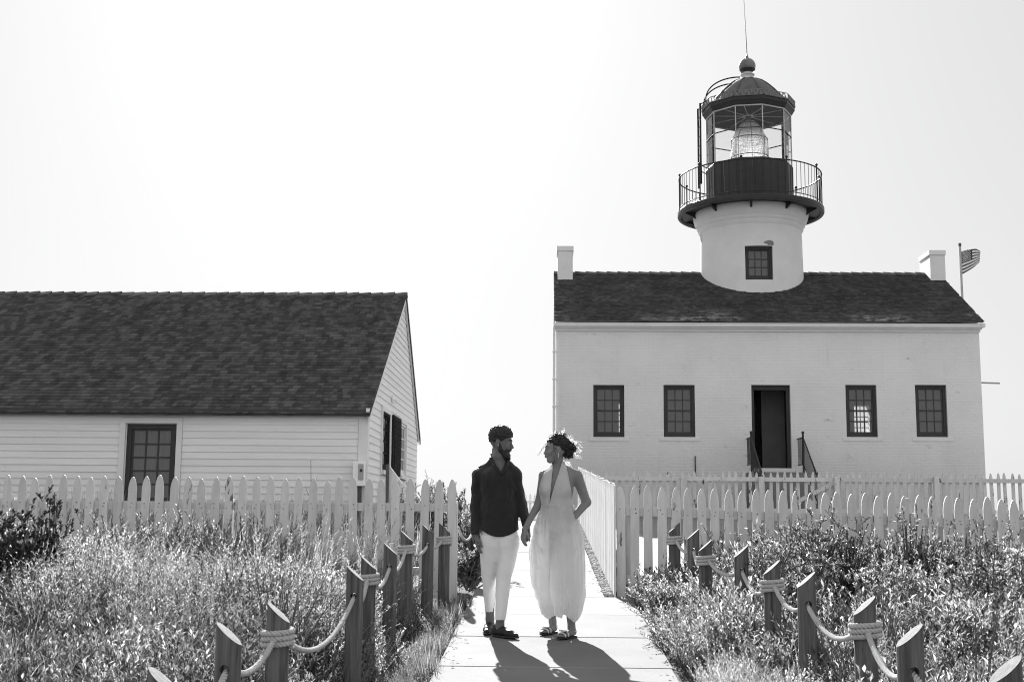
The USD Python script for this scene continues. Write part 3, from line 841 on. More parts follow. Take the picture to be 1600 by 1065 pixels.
wx0, wx1, _, wz1 = px_rect(194, 274, 661, 790, HY)
wz0 = at(230, 790, HY)[2]
core = m3box(HX0, HX1 - .03, HY + .03, BYH, zGh - .4, zEh - .05) - m3box(HX0 + .3, HX1 - .3, HY + .3, BYH - .3, zGh - .5, zEh - .3)
core -= m3box(wx0 + .01, wx1 - .01, HY - .1, HY + .5, wz0 + .01, wz1 - .01)
GW = [(26.0, 27.25, 'sash'), (29.25, 30.45, 'sash')]
gzt, gzb = at(600, 645, 26.6)[2], at(600, 735, 26.6)[2]
for a, b, _ in GW:
    core -= m3box(HX1 - .6, HX1 + .1, a + .01, b - .01, gzb + .01, gzt - .01)
obj('wall', core, K['clap'], ch)
G = np.array([(HY + .05, zEh - .05), (BYH, zEh - .05), (BYH, roof_z(BYH) - .1), (RYH, zRh - .12)])
v = np.array([(x, y, z) for x in (HX1 - .25, HX1 - .03) for y, z in [(HY + .05, zEh - .05), (RYH + (zRh - zEh) / sB - .1, zEh - .05), (RYH, zRh - .12)]])
obj('gable_wall', (v, [[0, 1, 2], [3, 5, 4], [0, 3, 4], [0, 4, 1], [1, 4, 5], [1, 5, 2], [2, 5, 3], [2, 3, 0]]), K['clap'], ch)
E = .1355
ztop = at(400, 652.5, HY)[2]
z = ztop - E
tr = .115


def wedge_front(xa, xb, z0, z1):
    y = HY
    return np.array([[xa, y - .02, z0], [xb, y - .02, z0], [xb, y + .03, z0], [xa, y + .03, z0], [xa, y - .006, z1], [xb, y - .006, z1], [xb, y + .03, z1], [xa, y + .03, z1]])


while z > zGh - .1:
    z1 = z + E + .006
    segs = [(HX0, HX1 - .17)]
    if z1 > wz0 - tr and z < wz1 + tr:
        segs = [(HX0, wx0 - tr - .003), (wx1 + tr + .003, HX1 - .17)]
    for a, b in segs:
        cuts = [a] + sorted(R.uniform(a + 1, b - .5, 2).tolist() if b - a > 4 else []) + [b]
        for p, q in zip(cuts[:-1], cuts[1:]):
            obj('clapboard', (wedge_front(p + .001, q - .001, z + R.normal(0, .0015), z1), BOXF), K['clap'], ch)
    z -= E
obj('corner_board', bmesh(HX1 - .165, HX1 + .004, HY - .03, HY + .1, zGh - .1, ztop), K['trim'], ch)
obj('corner_board', bmesh(HX1 - .02, HX1 + .03, HY - .028, HY + .14, zGh - .1, ztop + .12), K['trim'], ch)
obj('frieze_board', bmesh(HX0, HX1 + .02, HY - .035, HY + .02, ztop, ztop + .07), K['trim'], ch)
obj('fascia', bmesh(HX0, HX1 - .01, HY - .16, HY - .036, ztop + .05, zEh - .01), K['dark'], ch)
obj('soffit', bmesh(HX0, HX1 + .02, HY - .034, HY + .02, ztop + .072, zEh - .03), K['trim'], ch)
obj('eave_return', bmesh(HX1 - .006, HX1 + .06, HY - .16, HY + .02, ztop + .06, zEh + .02), K['trim'], ch)
tb = MB()
tb.box(wx0 - tr, wx0 - .002, HY - .035, HY + .03, wz0 - .1, wz1 + tr).box(wx1 + .002, wx1 + tr, HY - .035, HY + .03, wz0 - .1, wz1 + tr).box(wx0 - .002, wx1 + .002, HY - .033, HY + .03, wz1 + .002, wz1 + tr)
obj('window_trim', tb.get(), K['trim'], ch)
sash_window(ch, wx0 + .002, wx1 - .002, wz0, wz1 - .002, HY + .05, 3, 5, meeting=False, fw=.10, sw=.04, mw=.03)
obj('curtain', bmesh(wx0 - .1, wx1 + .1, HY + .45, HY + .47, wz0 - .2, wz1 + .1), mat('grey_curtain', .05, .10, scale=6, stretch=(6, 1, .4)), ch)
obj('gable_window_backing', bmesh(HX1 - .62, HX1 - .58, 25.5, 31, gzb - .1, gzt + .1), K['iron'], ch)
# gable clapboards
z = zGh - .05
Eg = .150
while z < zRh - .35:
    z1 = z + Eg + .006
    def yr(zz):
        y0 = HY + .142 if zz < zEh + .1 else HY + (zz - zEh) / sF + .14
        y1 = min(BYH - .02, RYH + (zRh - zz) / sB - .22)
        return y0, y1
    (a0, b0), (a1, b1) = yr(z), yr(z1)
    segs = [((a0, a1), (b0, b1))]
    if z1 > gzb - .1 and z < gzt + .1:
        g0, g1 = GW[0][0] - .1, GW[1][1] + .1
        segs = [((a0, a1), (g0, g0)), ((g1, g1), (b0, b1))]
    for (p0, p1), (q0, q1) in segs:
        if q0 - p0 < .05 or q1 - p1 < .01:
            continue
        X = HX1
        v = np.array([[X + .02, p0, z], [X + .02, q0, z], [X - .03, q0, z], [X - .03, p0, z], [X + .006, p1, z1], [X + .006, q1, z1], [X - .03, q1, z1], [X - .03, p1, z1]])
        obj('clapboard', (v, BOXF), K['clap'], ch)
    z += Eg
# rake boards
for nm, ya, za, yb, zb_ in (('front', HY - .1, zEh - .08, RYH, zRh - .05), ('rear', BYH + .15, roof_z(BYH + .15) - .02, RYH, zRh - .05)):
    w = .17
    v = np.array([[x, y, z + d] for x in (HX1 + .022, HX1 + .06) for (y, z) in ((ya, za), (yb, zb_)) for d in (-w, 0)])
    obj('rake_board', (v, [[0, 2, 3, 1], [4, 5, 7, 6], [0, 1, 5, 4], [2, 6, 7, 3], [1, 3, 7, 5], [0, 4, 6, 2]]), K['trim'] if nm == 'rear' else K['trim'], ch)


ya, za = BYH + .2, zBh
v = np.array([[x, y, z + d] for x in (HX1 + .062, HX1 + .084) for (y, z) in ((ya, za), (RYH - .02, zRh)) for d in (-.13, .012)])
obj('verge_board', (v, [[0, 2, 3, 1], [4, 5, 7, 6], [0, 1, 5, 4], [2, 6, 7, 3], [1, 3, 7, 5], [0, 4, 6, 2]]), K['dark'], ch)


def yz_swap(v):
    """From a window built along x at y to the gable plane: x becomes y, depth becomes -x."""
    v = np.asarray(v, float)
    return np.stack([HX1 + .02 - v[:, 1], v[:, 0], v[:, 2]], 1)


for i_, (a, b, _) in enumerate(GW):
    w = sash_window(ch, a, b, gzb, gzt, -.012, 3, 4, meeting=False, fw=.06, sw=.05, mw=.03, swap=yz_swap, m_frame=K['trim'] if i_ else K['darkmatte'], pane='dimpane')
fr = MB()
X = HX1
for a, b, _ in GW:
    fr.box(X - .02, X + .05, a - .1, a - .002, gzb - .1, gzt + .1).box(X - .02, X + .05, b + .002, b + .1, gzb - .1, gzt + .1).box(X - .02, X + .052, a - .002, b + .002, gzt + .002, gzt + .1).box(X - .02, X + .09, a - .002, b + .002, gzb - .09, gzb - .002)
fr.box(X - .02, X + .03, GW[0][1] + .105, GW[1][0] - .105, gzb - .1, gzt + .1)
obj('window_trim', fr.get(), K['trim'], ch)
for ya, yb in ((27.62, 29.10),):
    sh = thing('shutter', parent=ch)
    obj('stile', bmesh(X + .035, X + .075, ya, yb, gzb - .05, gzt + .05), K['darkmatte'], sh)
    sl = MB()
    for k in range(24):
        zz = gzb + (gzt - gzb) * (k + .3) / 24
        sl.box(X + .076, X + .092, ya + .12, yb - .12, zz, zz + .03)
    obj('slat', sl.get(), K['darkmatte'], sh)
gl = at(613, 624.5, 27.8)
lp = thing('wall_lamp', parent=ch)
obj('lamp_plate', bmesh(X + .02, X + .05, 27.6, 27.75, gl[2] - .08, gl[2] + .08), K['box'], lp)
for dy in (-.1, .1):
    obj('lamp_head', MB().tube([(X + .05, 27.67 + dy * .4, gl[2]), (X + .08, 27.67 + dy * .7, gl[2] - .02), (X + .11, 27.67 + dy * .9, gl[2] - .04)], [.01, .02, .032], 10).get(), K['box'], lp)
bx0, bx1, bz0, bz1 = px_rect(551.5, 570, 720.5, 759, HY - .15)
mb = thing('meter_box', parent=ch)
obj('case', bev(bx0, bx1, HY - .2, HY - .021, bz0, bz1, .01), K['box'], mb)
obj('cover', bev(bx0 + .11, bx1 - .02, HY - .215, HY - .201, bz0 + .12, bz1 - .05, .004), K['pole'], mb)
obj('latch', bmesh(bx0 + .15, bx0 + .19, HY - .235, HY - .216, bz0 + .28, bz0 + .33), K['iron'], mb)
obj('conduit', MB().tube([(bx0 + .13, HY - .11, bz0), (bx0 + .13, HY - .11, zGh)], .045, 8).get(), K['irongrey'], mb)
# roof
rf = MB()
for ya, za, yb, zb_ in ((HY - .17, zEh - sF * .17 + .02, RYH, zRh), (BYH + .2, zBh, RYH, zRh)):
    P = [(ya, za), (yb, zb_), (yb, zb_ - .06), (ya, za - .06)]
    v = np.array([(x, y, z) for x in (HX0 - .1, HX1 + .075) for y, z in P])
    rf.add(v, [[0, 1, 2, 3], [7, 6, 5, 4], [0, 4, 5, 1], [1, 5, 6, 2], [2, 6, 7, 3], [3, 7, 4, 0]])
hroof = obj('roof', rf.get(), K['shingle'], ch)
obj('shingles', shingle_roof(HX0, HX1 + .085, (HY - .19, zEh - sF * .19 + .02), (RYH, zRh), 46, .09, .19, 5, th=.018), K['shingle'], hroof, kind='stuff')
x = HX1 + .09
while x > -13.6:
    L = .298 + R.uniform(-.012, .012)
    e = R.uniform(.028, .045)
    v = np.array([(xx, RYH + dy, zRh + dz + (e if i == 1 else .006)) for i, xx in enumerate((x - L - .05, x)) for dy, dz in ((-.15, -.075), (0, .018), (.15, -.09))])
    v2 = v + [0, 0, -.018]
    obj('ridge_cap', (np.vstack([v, v2]), [[0, 3, 4, 1], [1, 4, 5, 2], [9, 6, 7, 10], [10, 7, 8, 11], [3, 9, 10, 4], [4, 10, 11, 5], [0, 1, 7, 6], [1, 2, 8, 7], [0, 6, 9, 3]]), K['shingle'], hroof)
    x -= L

# ------------------------------------------------------------------ fences
def picket_outline(w, h, tip=.13):
    hw = w / 2
    return [(-hw, 0), (hw, 0), (hw, h - tip), (hw * .86, h - tip * .62), (hw * .58, h - tip * .26), (hw * .25, h - tip * .04), (0, h), (-hw * .25, h - tip * .04), (-hw * .58, h - tip * .26), (-hw * .86, h - tip * .62), (-hw, h - tip)]


def picket(parent, c, w, h, th=.022, axis='x', m=None, lean=None, tip=.13):
    """c: the middle of the foot of the picket's front face."""
    P = np.array(picket_outline(w, h, tip))
    lean = R.normal(0, .006) if lean is None else lean
    n = len(P)
    u, z = P[:, 0] + P[:, 1] * lean, P[:, 1]
    d0, d1 = R.normal(0, .002), th
    if axis == 'x':
        A = np.stack([c[0] + u, 0 * u + c[1] + d0, c[2] + z], 1); B = A + [0, d1, 0]
    else:
        A = np.stack([0 * u + c[0] + d0, c[1] - u, c[2] + z], 1); B = A + [d1, 0, 0]
    f = [[0, k, k + 1] for k in range(1, n - 1)] + [[n, n + k + 1, n + k] for k in range(1, n - 1)]
    for k in range(n):
        k2 = (k + 1) % n
        f += [[k, n + k, n + k2], [k, n + k2, k2]]
    return obj('picket', (np.vstack([A, B]), f), m or K['picket'], parent)


F1 = 13.7
lf = thing('picket_fence', 'white picket fence half buried in the tall grass before the clapboard house', 'fence')
zt1 = at(706, 745, F1)[2]
sp = 21.86 * F1 / F_PX
x = at(706.5, 800, F1)[0]
xe = x + .055
h1 = zt1 - float(gz(-1, F1)) + .02
for k in range(42):
    if k == 5:
        pass
    picket(lf, (x + R.normal(0, .004), F1, zt1 - h1 + R.normal(0, .006) - .02), .093, h1 + R.normal(0, .012))
    x -= sp
xs0 = x
for zc in (at(600, 791.5, F1)[2], float(gz(-2, F1)) + .25):
    obj('rail', bmesh(xs0, xe - .015, F1 + .026, F1 + .066, zc - .045, zc + .045), K['picket'], lf)
for xp in (xe - .05, xe - 2.6, xe - 5.0):
    obj('post', bev(xp - .05, xp + .05, F1 + .067, F1 + .167, float(gz(xp, F1)) - .3, zt1 - .26, .006), K['picket'], lf)

F2 = 13.6
rfn = thing('picket_fence', 'white picket fence on the right, its foot hidden by leafy shrubs', 'fence')
sp = 20.75 * F2 / F_PX
x = at(970.5, 800, F2)[0]
zt2 = at(970.5, 757.5, F2)[2]
xr0 = x
slope = -.027
h2 = zt2 - at(958, 932, F2)[2]
k = 0
while x < 7.2:
    dz = slope * (x - xr0)
    picket(rfn, (x + R.normal(0, .004), F2, zt2 - h2 + dz + R.normal(0, .005)), .098, h2 + R.normal(0, .008), tip=.14)
    x += sp; k += 1
xr1 = x
for py in (797.5, 905):
    zc = at(1000, py, F2)[2]
    v = boxv(xr0 - .02, xr1, F2 + .026, F2 + .066, -.05, .05); v[:, 2] += zc + slope * (v[:, 0] - xr0)
    obj('rail', (v, BOXF), K['picket'], rfn)
for xp in (xr0 + .10, xr0 + 2.45, xr0 + 4.9):
    obj('post', bev(xp - .045, xp + .045, F2 + .067, F2 + .16, float(gz(xp, F2)) - .3, zt2 - .30 + slope * (xp - xr0), .006), K['picket'], rfn)

for fnc, zz, yy, x0_, sp_, n_ in ((lf, None, F1, at(706.5, 800, F1)[0], -21.86 * F1 / F_PX, 42), (rfn, None, F2, xr0, 20.75 * F2 / F_PX, k)):
    nb = MB()
    for j in range(n_):
        xx = x0_ + sp_ * j
        z_ = (at(600, 791.5, F1)[2] if fnc is lf else at(1000, 797.5, F2)[2] + slope * (xx - xr0))
        for dz in (-.022, .02):
            if R.uniform() < .8:
                c_ = np.array([xx + R.normal(0, .012), yy - .004, z_ + dz + R.normal(0, .004)])
                a_ = np.arange(6) / 6 * 2 * np.pi; rr_ = R.uniform(.004, .0075)
                nb.add(np.vstack([np.stack([c_[0] + rr_ * np.cos(a_), 0 * a_ + c_[1], c_[2] + rr_ * np.sin(a_)], 1), [c_ - [0, .0015, 0]]]), [[6, (q + 1) % 6, q] for q in range(6)])
    obj('nail_heads', nb.get(), K['dark'], fnc, kind='stuff')

PX_ = .745
sf = thing('picket_fence', 'white picket fence running away along the right edge of the path', 'fence')
y = F2 - .0
while y < 28.9:
    z = float(np.interp(y, _PY, _PZ))
    picket(sf, (PX_, y, z - .0), .108, 1.225 + R.normal(0, .008), axis='y', m=K['picket'], tip=.14)
    y += .1525
for dz in (.26, .96):
    v = boxv(PX_ + .026, PX_ + .066, F2 + .2, 28.9, -.045, .045); v[:, 2] += dz + np.interp(v[:, 1], _PY, _PZ)
    obj('rail', (v, BOXF), K['picket'], sf)
for yp in (F2 + .3, 16.5, 19, 21.5, 24, 26.5, 28.8):
    z = float(np.interp(yp, _PY, _PZ))
    obj('post', bmesh(PX_ + .067, PX_ + .15, yp - .045, yp + .045, z - .3, z + .95), K['picket'], sf)

F3 = 29.6
yf_ = thing('picket_fence', 'older peeling picket fence in front of the lighthouse wall', 'fence')
gt = thing('picket_gate', 'picket gate with a diagonal brace below the lighthouse steps', 'gate')
sp = 10.57 * F3 / F_PX
zt3 = at(1200, 737, F3)[2]; zb3 = at(1200, 807, F3)[2]
x0 = at(905, 760, F3)[0]; x = x0
g0, g1 = at(1192, 760, F3)[0], at(1304, 760, F3)[0]
while x < at(1640, 760, F3)[0]:
    ing = g0 < x < g1
    h = zt3 - zb3 + R.normal(0, .014) + (.012 if ing else 0)
    picket(gt if ing else yf_, (x + R.normal(0, .006), F3 + .03, zb3 + R.normal(0, .012)), .078, h, m=K['oldpicket'], tip=.15, lean=R.normal(0, .012))
    x += sp
xe3 = x
for py in (748.5, 797):
    zc = at(1200, py, F3)[2]
    obj('rail', bmesh(x0 - .1, g0 - .003, F3 - .015, F3 + .026, zc - .05, zc + .05), K['oldpicket'], yf_)
    obj('rail', bmesh(g1 + .003, xe3, F3 - .015, F3 + .026, zc - .05, zc + .05), K['oldpicket'], yf_)
    obj('rail', bmesh(g0 + .02, g1 - .02, F3 - .013, F3 + .026, zc - .05, zc + .05), K['oldpicket'], gt)
za, zb_ = at(1240, 786, F3), at(1303, 754, F3)
d = np.array([zb_[0] - za[0], zb_[2] - za[2]]); n_ = np.array([-d[1], d[0]]) / np.linalg.norm(d) * .045
v = np.array([[q[0] + sgn * n_[0], y, q[2] + sgn * n_[1]] for y in (F3 - .04, F3 - .016) for q, sgn in ((za, -1), (zb_, -1), (zb_, 1), (za, 1))])
obj('brace', (v, [[0, 1, 2, 3], [7, 6, 5, 4], [0, 4, 5, 1], [1, 5, 6, 2], [2, 6, 7, 3], [3, 7, 4, 0]]), K['oldpicket'], gt)
for px in (1067, 1189, 1307, 1462.5):
    p = at(px, 745, F3 - .1)
    obj('post', bev(p[0] - .06, p[0] + .06, F3 - .155, F3 - .045, zb3 - .4, p[2] + .01, .01), K['oldpicket'], yf_)

F4 = 45.0
ff = thing('picket_fence', 'tiny distant picket fence seen between the couple', 'fence')
x = at(786, 790, F4)[0]
zt4 = at(826, 772, F4)[2]; zb4 = float(gz(0, F4)) - .05
xf0 = x
while x < at(862, 790, F4)[0]:
    picket(ff, (x, F4, zb4), .09, zt4 - zb4 + R.normal(0, .01), m=K['oldpicket'])
    x += .166
for zc in (zt4 - .27, zb4 + .3):
    obj('rail', bmesh(xf0 - .05, x, F4 - .04, F4 - .003, zc - .045, zc + .045), K['oldpicket'], ff)

# sloping white wooden hatch behind the left fence
sb = thing('sloping_hatch', 'white sloping wooden hatch showing between fence pickets beside the clapboard house corner', 'hatch')
A = at(608.5, 727, 19.5); B = at(629, 755, 19.5)
zg = float(gz(A[0], 19.5))
v = np.array([[x, y, z] for y in (19.5, 19.56) for x, z in ((A[0], zg), (B[0], zg), (B[0], B[2]), (A[0], A[2]))])
obj('body', (v, [[0, 1, 2, 3], [7, 6, 5, 4], [0, 4, 5, 1], [1, 5, 6, 2], [2, 6, 7, 3], [3, 7, 4, 0]]), K['oldpicket'], sb)
obj('edge_post', bmesh(A[0] - .05, A[0] - .006, 19.45, 19.55, zg, A[2] + .02), K['irongrey'], sb)

# ------------------------------------------------------------------ rope posts and ropes
def rope_post(px, ytop, D, side, kind, lab):
    top = at(px, ytop, D)
    r = .0605
    g = float(gz(top[0], D)) - .55
    x, zc = top[0], top[2]
    t = thing('rope_post', lab, 'post', loc=(x, D, 0), group='wooden posts of the rope barriers')
    c = m3.Manifold.cylinder(zc + .3 - g, r * 1.03, r, 24).translate((0, 0, g))
    sg = 1 if side == 'L' else -1    # left posts are high on the left
    nrm = np.array([-sg * math.sin(math.radians(41)), 0, -math.cos(math.radians(41))])
    c = c.trim_by_plane(tuple(nrm), float(nrm[2] * zc))
    if kind == 'hole':
        h = m3.Manifold.cylinder(.3, .023, .023, 14).translate((0, 0, -.15)).rotate((90, 0, 0)).translate((0, 0, zc - .155))
        c = c - h
    v, f, _ = meshkit.arrays(c)
    v = v + (noise3(v + [x, D, 0], 9, 3) - .5)[:, None] * .004
    obj('shaft', (v, f), K['post'], t, smooth=40)
    a = np.linspace(0, 2 * np.pi, 25)[:-1]
    ex, ey = r * .985 * np.cos(a), r * .985 * np.sin(a)
    ez = zc + .003 - sg * math.tan(math.radians(41)) * ex
    tv = np.vstack([np.stack([ex, ey, ez], 1), [[0, 0, zc + .004]]])
    obj('sawn_top', (tv, [[24, k, (k + 1) % 24] for k in range(24)]), K['cut'] if side == 'L' and D < 9 else K['cutdark'], t)
    return np.array([x, D, zc])


def twist(pts, r=.0080, off=.0088, pitch=.075):
    """A three-strand rope along pts."""
    pts = np.asarray(pts, float)
    seg = np.linalg.norm(np.diff(pts, axis=0), axis=1); s = np.concatenate([[0], np.cumsum(seg)])
    n = max(6, int(s[-1] / .009)); q = np.linspace(0, s[-1], n)
    P = np.stack([np.interp(q, s, pts[:, k]) for k in range(3)], 1)
    t = np.gradient(P, axis=0); t /= np.linalg.norm(t, axis=1, keepdims=True)
    up = np.array([.13, .21, 1.0])
    a = np.cross(t, up); a /= np.linalg.norm(a, axis=1, keepdims=True); b = np.cross(t, a)
    m = MB()
    for k in range(3):
        ph = q / pitch * 2 * np.pi + k * 2 * np.pi / 3
        m.tube(P + off * (np.cos(ph)[:, None] * a + np.sin(ph)[:, None] * b), r, 6)
    return m.get()


LP = [(256, 1064, 4.75, 'hole'), (358, 990, 5.8, 'hole'), (435.5, 957, 6.6, 'wrap'), (555, 895.5, 8.75, 'hole'), (576, 879, 9.75, 'wrap'), (610, 857, 11.0, 'hole'), (635.5, 837, 12.0, 'wrap'), (669, 827, 12.8, 'hole'), (694.5, 824.5, 13.2, 'wrap'), (746, 786, 16.2, 'hole')]
RP = [(1053.5, 824, 13.0, 'wrap'), (1083, 834, 12.4, 'hole'), (1102, 852, 11.2, 'wrap'), (1158, 861, 10.5, 'hole'), (1206, 886, 9.2, 'wrap'), (1259.5, 905.5, 8.25, 'hole'), (1350.5, 946, 6.9, 'wrap'), (1421, 992.5, 5.75, 'hole'), (1571, 1046, 4.8, 'hole')]
LL = ['slant-cut post barely showing at the bottom edge of the photo, left of the path', 'nearest tall slant-cut post on the left with rope threaded through a hole', 'left slant-cut post nearest the front that has rope wound round it', 'thick left post directly before a rope-wound one, rope threaded through it', 'rope-wound left post half hidden behind a thicker one', 'left rope post between two rope-wound posts, rope sagging from its hole', 'leaning rope-wound post fourth from the left fence end', 'short left post with rope through it standing before the fence pickets', 'rope-wound post right beside the end of the left picket fence', 'rope post hidden behind the man in dark shirt']
RL = ['farthest right post with rounded cut top, rope-wound, before the white pickets', 'right post with slant top next to the farthest one, rope through its hole', 'cracked-top rope-wound post third from the fence on the right', 'slant-cut right post with rope through it, between two rope-wound posts at mid distance', 'rope-wound right post half sunk in leafy shrubs', 'tall right post with a long crack below its slanted top, rope through hole', 'large rope-wound post near the front right', 'large right post with rope coming out of a dark hole at front', 'post cut off by the bottom right corner of the photo']
for side, PP, LB, rl in (('L', LP, LL, 'pale twisted rope strung along the wooden posts left of the path'), ('R', RP, RL, 'pale twisted rope strung along the wooden posts right of the path')):
    pos = [rope_post(a, b, c, side, d, l) for (a, b, c, d), l in zip(PP, LB)]
    rope = thing('rope', rl, 'rope', group=None)
    pts = []
    for p, (_, _, _, kd) in zip(pos, PP):
        pts.append(p + [0, 0, -.155 if kd == 'hole' else -.13])
    seq = list(range(len(pts)))
    for i in seq[:-1]:
        A, B = pts[i].copy(), pts[i + 1].copy()
        if side == 'L' and i == 8:
            A = np.array([xe + .002, F1 + .1, B[2] - .15])   # tied to the fence's end post
        d = (B - A) / np.linalg.norm(B - A)
        side_v = np.array([d[1], -d[0], 0])
        if PP[i][3] == 'wrap': A = A + d * .07
        if PP[i + 1][3] == 'wrap': B = B - d * .07
        t = np.linspace(0, 1, 24)
        sag = .085 * np.linalg.norm(B - A) + .02
        P = A + (B - A) * t[:, None]; P[:, 2] -= sag * 4 * t * (1 - t)
        obj('span', twist(P), K['rope'], rope, smooth=True)
    for p, (_, _, _, kd) in zip(pos, PP):
        if kd == 'wrap':
            t = np.linspace(0, 1, 150); turns = 3.3
            a = t * turns * 2 * np.pi + .4
            rr_ = .0605 + .0155
            P = np.stack([p[0] + rr_ * np.cos(a), p[1] + rr_ * np.sin(a), p[2] - .13 - .029 * turns / 2 + .029 * turns * t], 1)
            obj('lashing', twist(P, pitch=.065), K['rope'], rope, smooth=True)
# ------------------------------------------------------------------ plants
def blade(m, base, az, lean, L, w, n=3, curl=.8, rr=None):
    """One bent grass blade as a strip."""
    t = np.linspace(0, 1, n + 1)
    ang = lean + curl * t
    dx = np.concatenate([[0], np.cumsum(np.sin(ang[:-1]) * L / n)]); dz = np.concatenate([[0], np.cumsum(np.cos(ang[:-1]) * L / n)])
    c, s = math.cos(az), math.sin(az)
    ctr = np.stack([base[0] + dx * c, base[1] + dx * s, base[2] + dz], 1)
    ww = w * (1 - t ** 1.6) * .5
    side = np.array([-s, c, 0])
    A = ctr[:-1] - side * ww[:-1, None]; B = ctr[:-1] + side * ww[:-1, None]
    v = np.vstack([A, B, ctr[-1:]])
    f = []
    for i in range(n - 1):
        f += [[i, n + i, n + i + 1], [i, n + i + 1, i + 1]]
    f += [[n - 1, 2 * n - 1, 2 * n]]
    m.add(v, f)


def leaf(m, p, d, L, w, up=(0, 0, 1), fold=.3):
    """A narrow folded leaf from p along d."""
    d = np.asarray(d, float); d /= np.linalg.norm(d) + 1e-9
    s = np.cross(d, up); s /= np.linalg.norm(s) + 1e-9
    n = np.cross(s, d)
    mid = p + d * L * .45
    v = np.array([p, mid + s * w / 2 + n * w * fold, p + d * L, mid - s * w / 2 + n * w * fold, mid])
    m.add(v, [[0, 1, 4], [4, 1, 2], [0, 4, 3], [4, 2, 3]])


def sprig(m, rr, base, az, lean, L, nl, ll, lw, curl=.3, droop=.5):
    t = np.linspace(0, 1, 6)
    ang = lean + curl * t
    dx = np.concatenate([[0], np.cumsum(np.sin(ang[:-1]) * L / 5)]); dz = np.concatenate([[0], np.cumsum(np.cos(ang[:-1]) * L / 5)])
    c, s = math.cos(az), math.sin(az)
    P = np.stack([base[0] + dx * c, base[1] + dx * s, base[2] + dz], 1)
    m.tube(P, np.linspace(.004, .0015, 6), 3, caps=False)
    for k in range(nl):
        u = .2 + .8 * (k + rr.uniform(0, .8)) / nl
        p = np.array([np.interp(u, t, P[:, i]) for i in range(3)])
        a2 = k * 2.4 + rr.uniform(-.4, .4)
        el = rr.uniform(.2, 1.15)
        d = np.array([math.cos(a2) * math.cos(el), math.sin(a2) * math.cos(el), math.sin(el)])
        d = d + np.array([c * .3, s * .3, .2])
        leaf(m, p, d, ll * rr.uniform(.6, 1.2) * (1.1 - .4 * u), lw * rr.uniform(.7, 1.2))


def proto_tuft(seed, n=46, L=.5, w=.007, spread=.10, wind=.35):
    rr = np.random.default_rng(seed); m = MB()
    for _ in range(n):
        a, q = rr.uniform(0, 6.28), spread * math.sqrt(rr.uniform())
        az = rr.normal(0.2, 1.1) if rr.uniform() < .65 else rr.uniform(0, 6.28)
        blade(m, (q * math.cos(a), q * math.sin(a), 0), az, abs(rr.normal(.12, .14)), L * rr.uniform(.45, 1.15), w * rr.uniform(.6, 1.3), 4, rr.uniform(.2, 1.4) * wind * 2)
    return m.get()


def proto_seed(seed, n=26, L=.62):
    """Grass with nodding seed heads."""
    rr = np.random.default_rng(seed); m = MB()
    for _ in range(n):
        a, q = rr.uniform(0, 6.28), .12 * math.sqrt(rr.uniform())
        az = rr.normal(.1, .8)
        ln, cu, LL_ = abs(rr.normal(.08, .12)), rr.uniform(.4, 1.1), L * rr.uniform(.55, 1.1)
        b = np.array([q * math.cos(a), q * math.sin(a), 0])
        blade(m, b, az, ln, LL_, .0035, 4, cu)
        # head
        t = np.linspace(0, 1, 5)[:-1]
        ang = ln + cu * t
        tip = b + np.array([np.sum(np.sin(ang)) * LL_ / 4 * math.cos(az), np.sum(np.sin(ang)) * LL_ / 4 * math.sin(az), np.sum(np.cos(ang)) * LL_ / 4])
        d = np.array([math.sin(ln + cu) * math.cos(az), math.sin(ln + cu) * math.sin(az), math.cos(ln + cu)])
        for k in range(8):
            p = tip - d * .012 * k
            a2 = rr.uniform(0, 6.28)
            dd = d + np.array([math.cos(a2), math.sin(a2), rr.uniform(-.3, .3)]) * .45
            leaf(m, p, dd, rr.uniform(.014, .024), .006)
    for _ in range(14):
        a, q = rr.uniform(0, 6.28), .14 * math.sqrt(rr.uniform())
        blade(m, (q * math.cos(a), q * math.sin(a), 0), rr.uniform(0, 6.28), abs(rr.normal(.3, .2)), L * rr.uniform(.3, .6), .007, 3, .8)
    return m.get()


def proto_leafy(seed, n=16, L=.34, ll=.045, lw=.013, nl=17, spread=.13, lean=.45):
    rr = np.random.default_rng(seed); m = MB()
    for _ in range(n):
        a, q = rr.uniform(0, 6.28), spread * math.sqrt(rr.uniform())
        sprig(m, rr, np.array([q * math.cos(a), q * math.sin(a), 0]), a + rr.normal(0, .5), abs(rr.normal(0, lean)), L * rr.uniform(.5, 1.15), nl, ll, lw)
    return m.get()


M_GRASS = leafmat('dry_grass', .14, .80, transl=.5, rough=.5, spec=.35, mid=.36)
M_SEED = leafmat('seeding_grass', .10, .88, transl=.55, rough=.5, spec=.35, mid=.40)
M_LEAF = leafmat('grey_leaves', .05, .92, transl=.58, rough=.45, spec=.8, mid=.33)
M_LEAF2 = leafmat('darker_grey_leaves', .035, .80, transl=.5, rough=.45, spec=.8, mid=.20)  # the grey leaves again in a darker range of tones
M_DARK = leafmat('dark_glossy_leaves', .015, .20, transl=.15, rough=.25, spec=.8, mid=.04)
M_MID = leafmat('mid_leaves', .035, .62, transl=.5, rough=.42, spec=.8, mid=.18)
M_STEM = mat('woody_stem', .06, .12, scale=8, rough=.8)


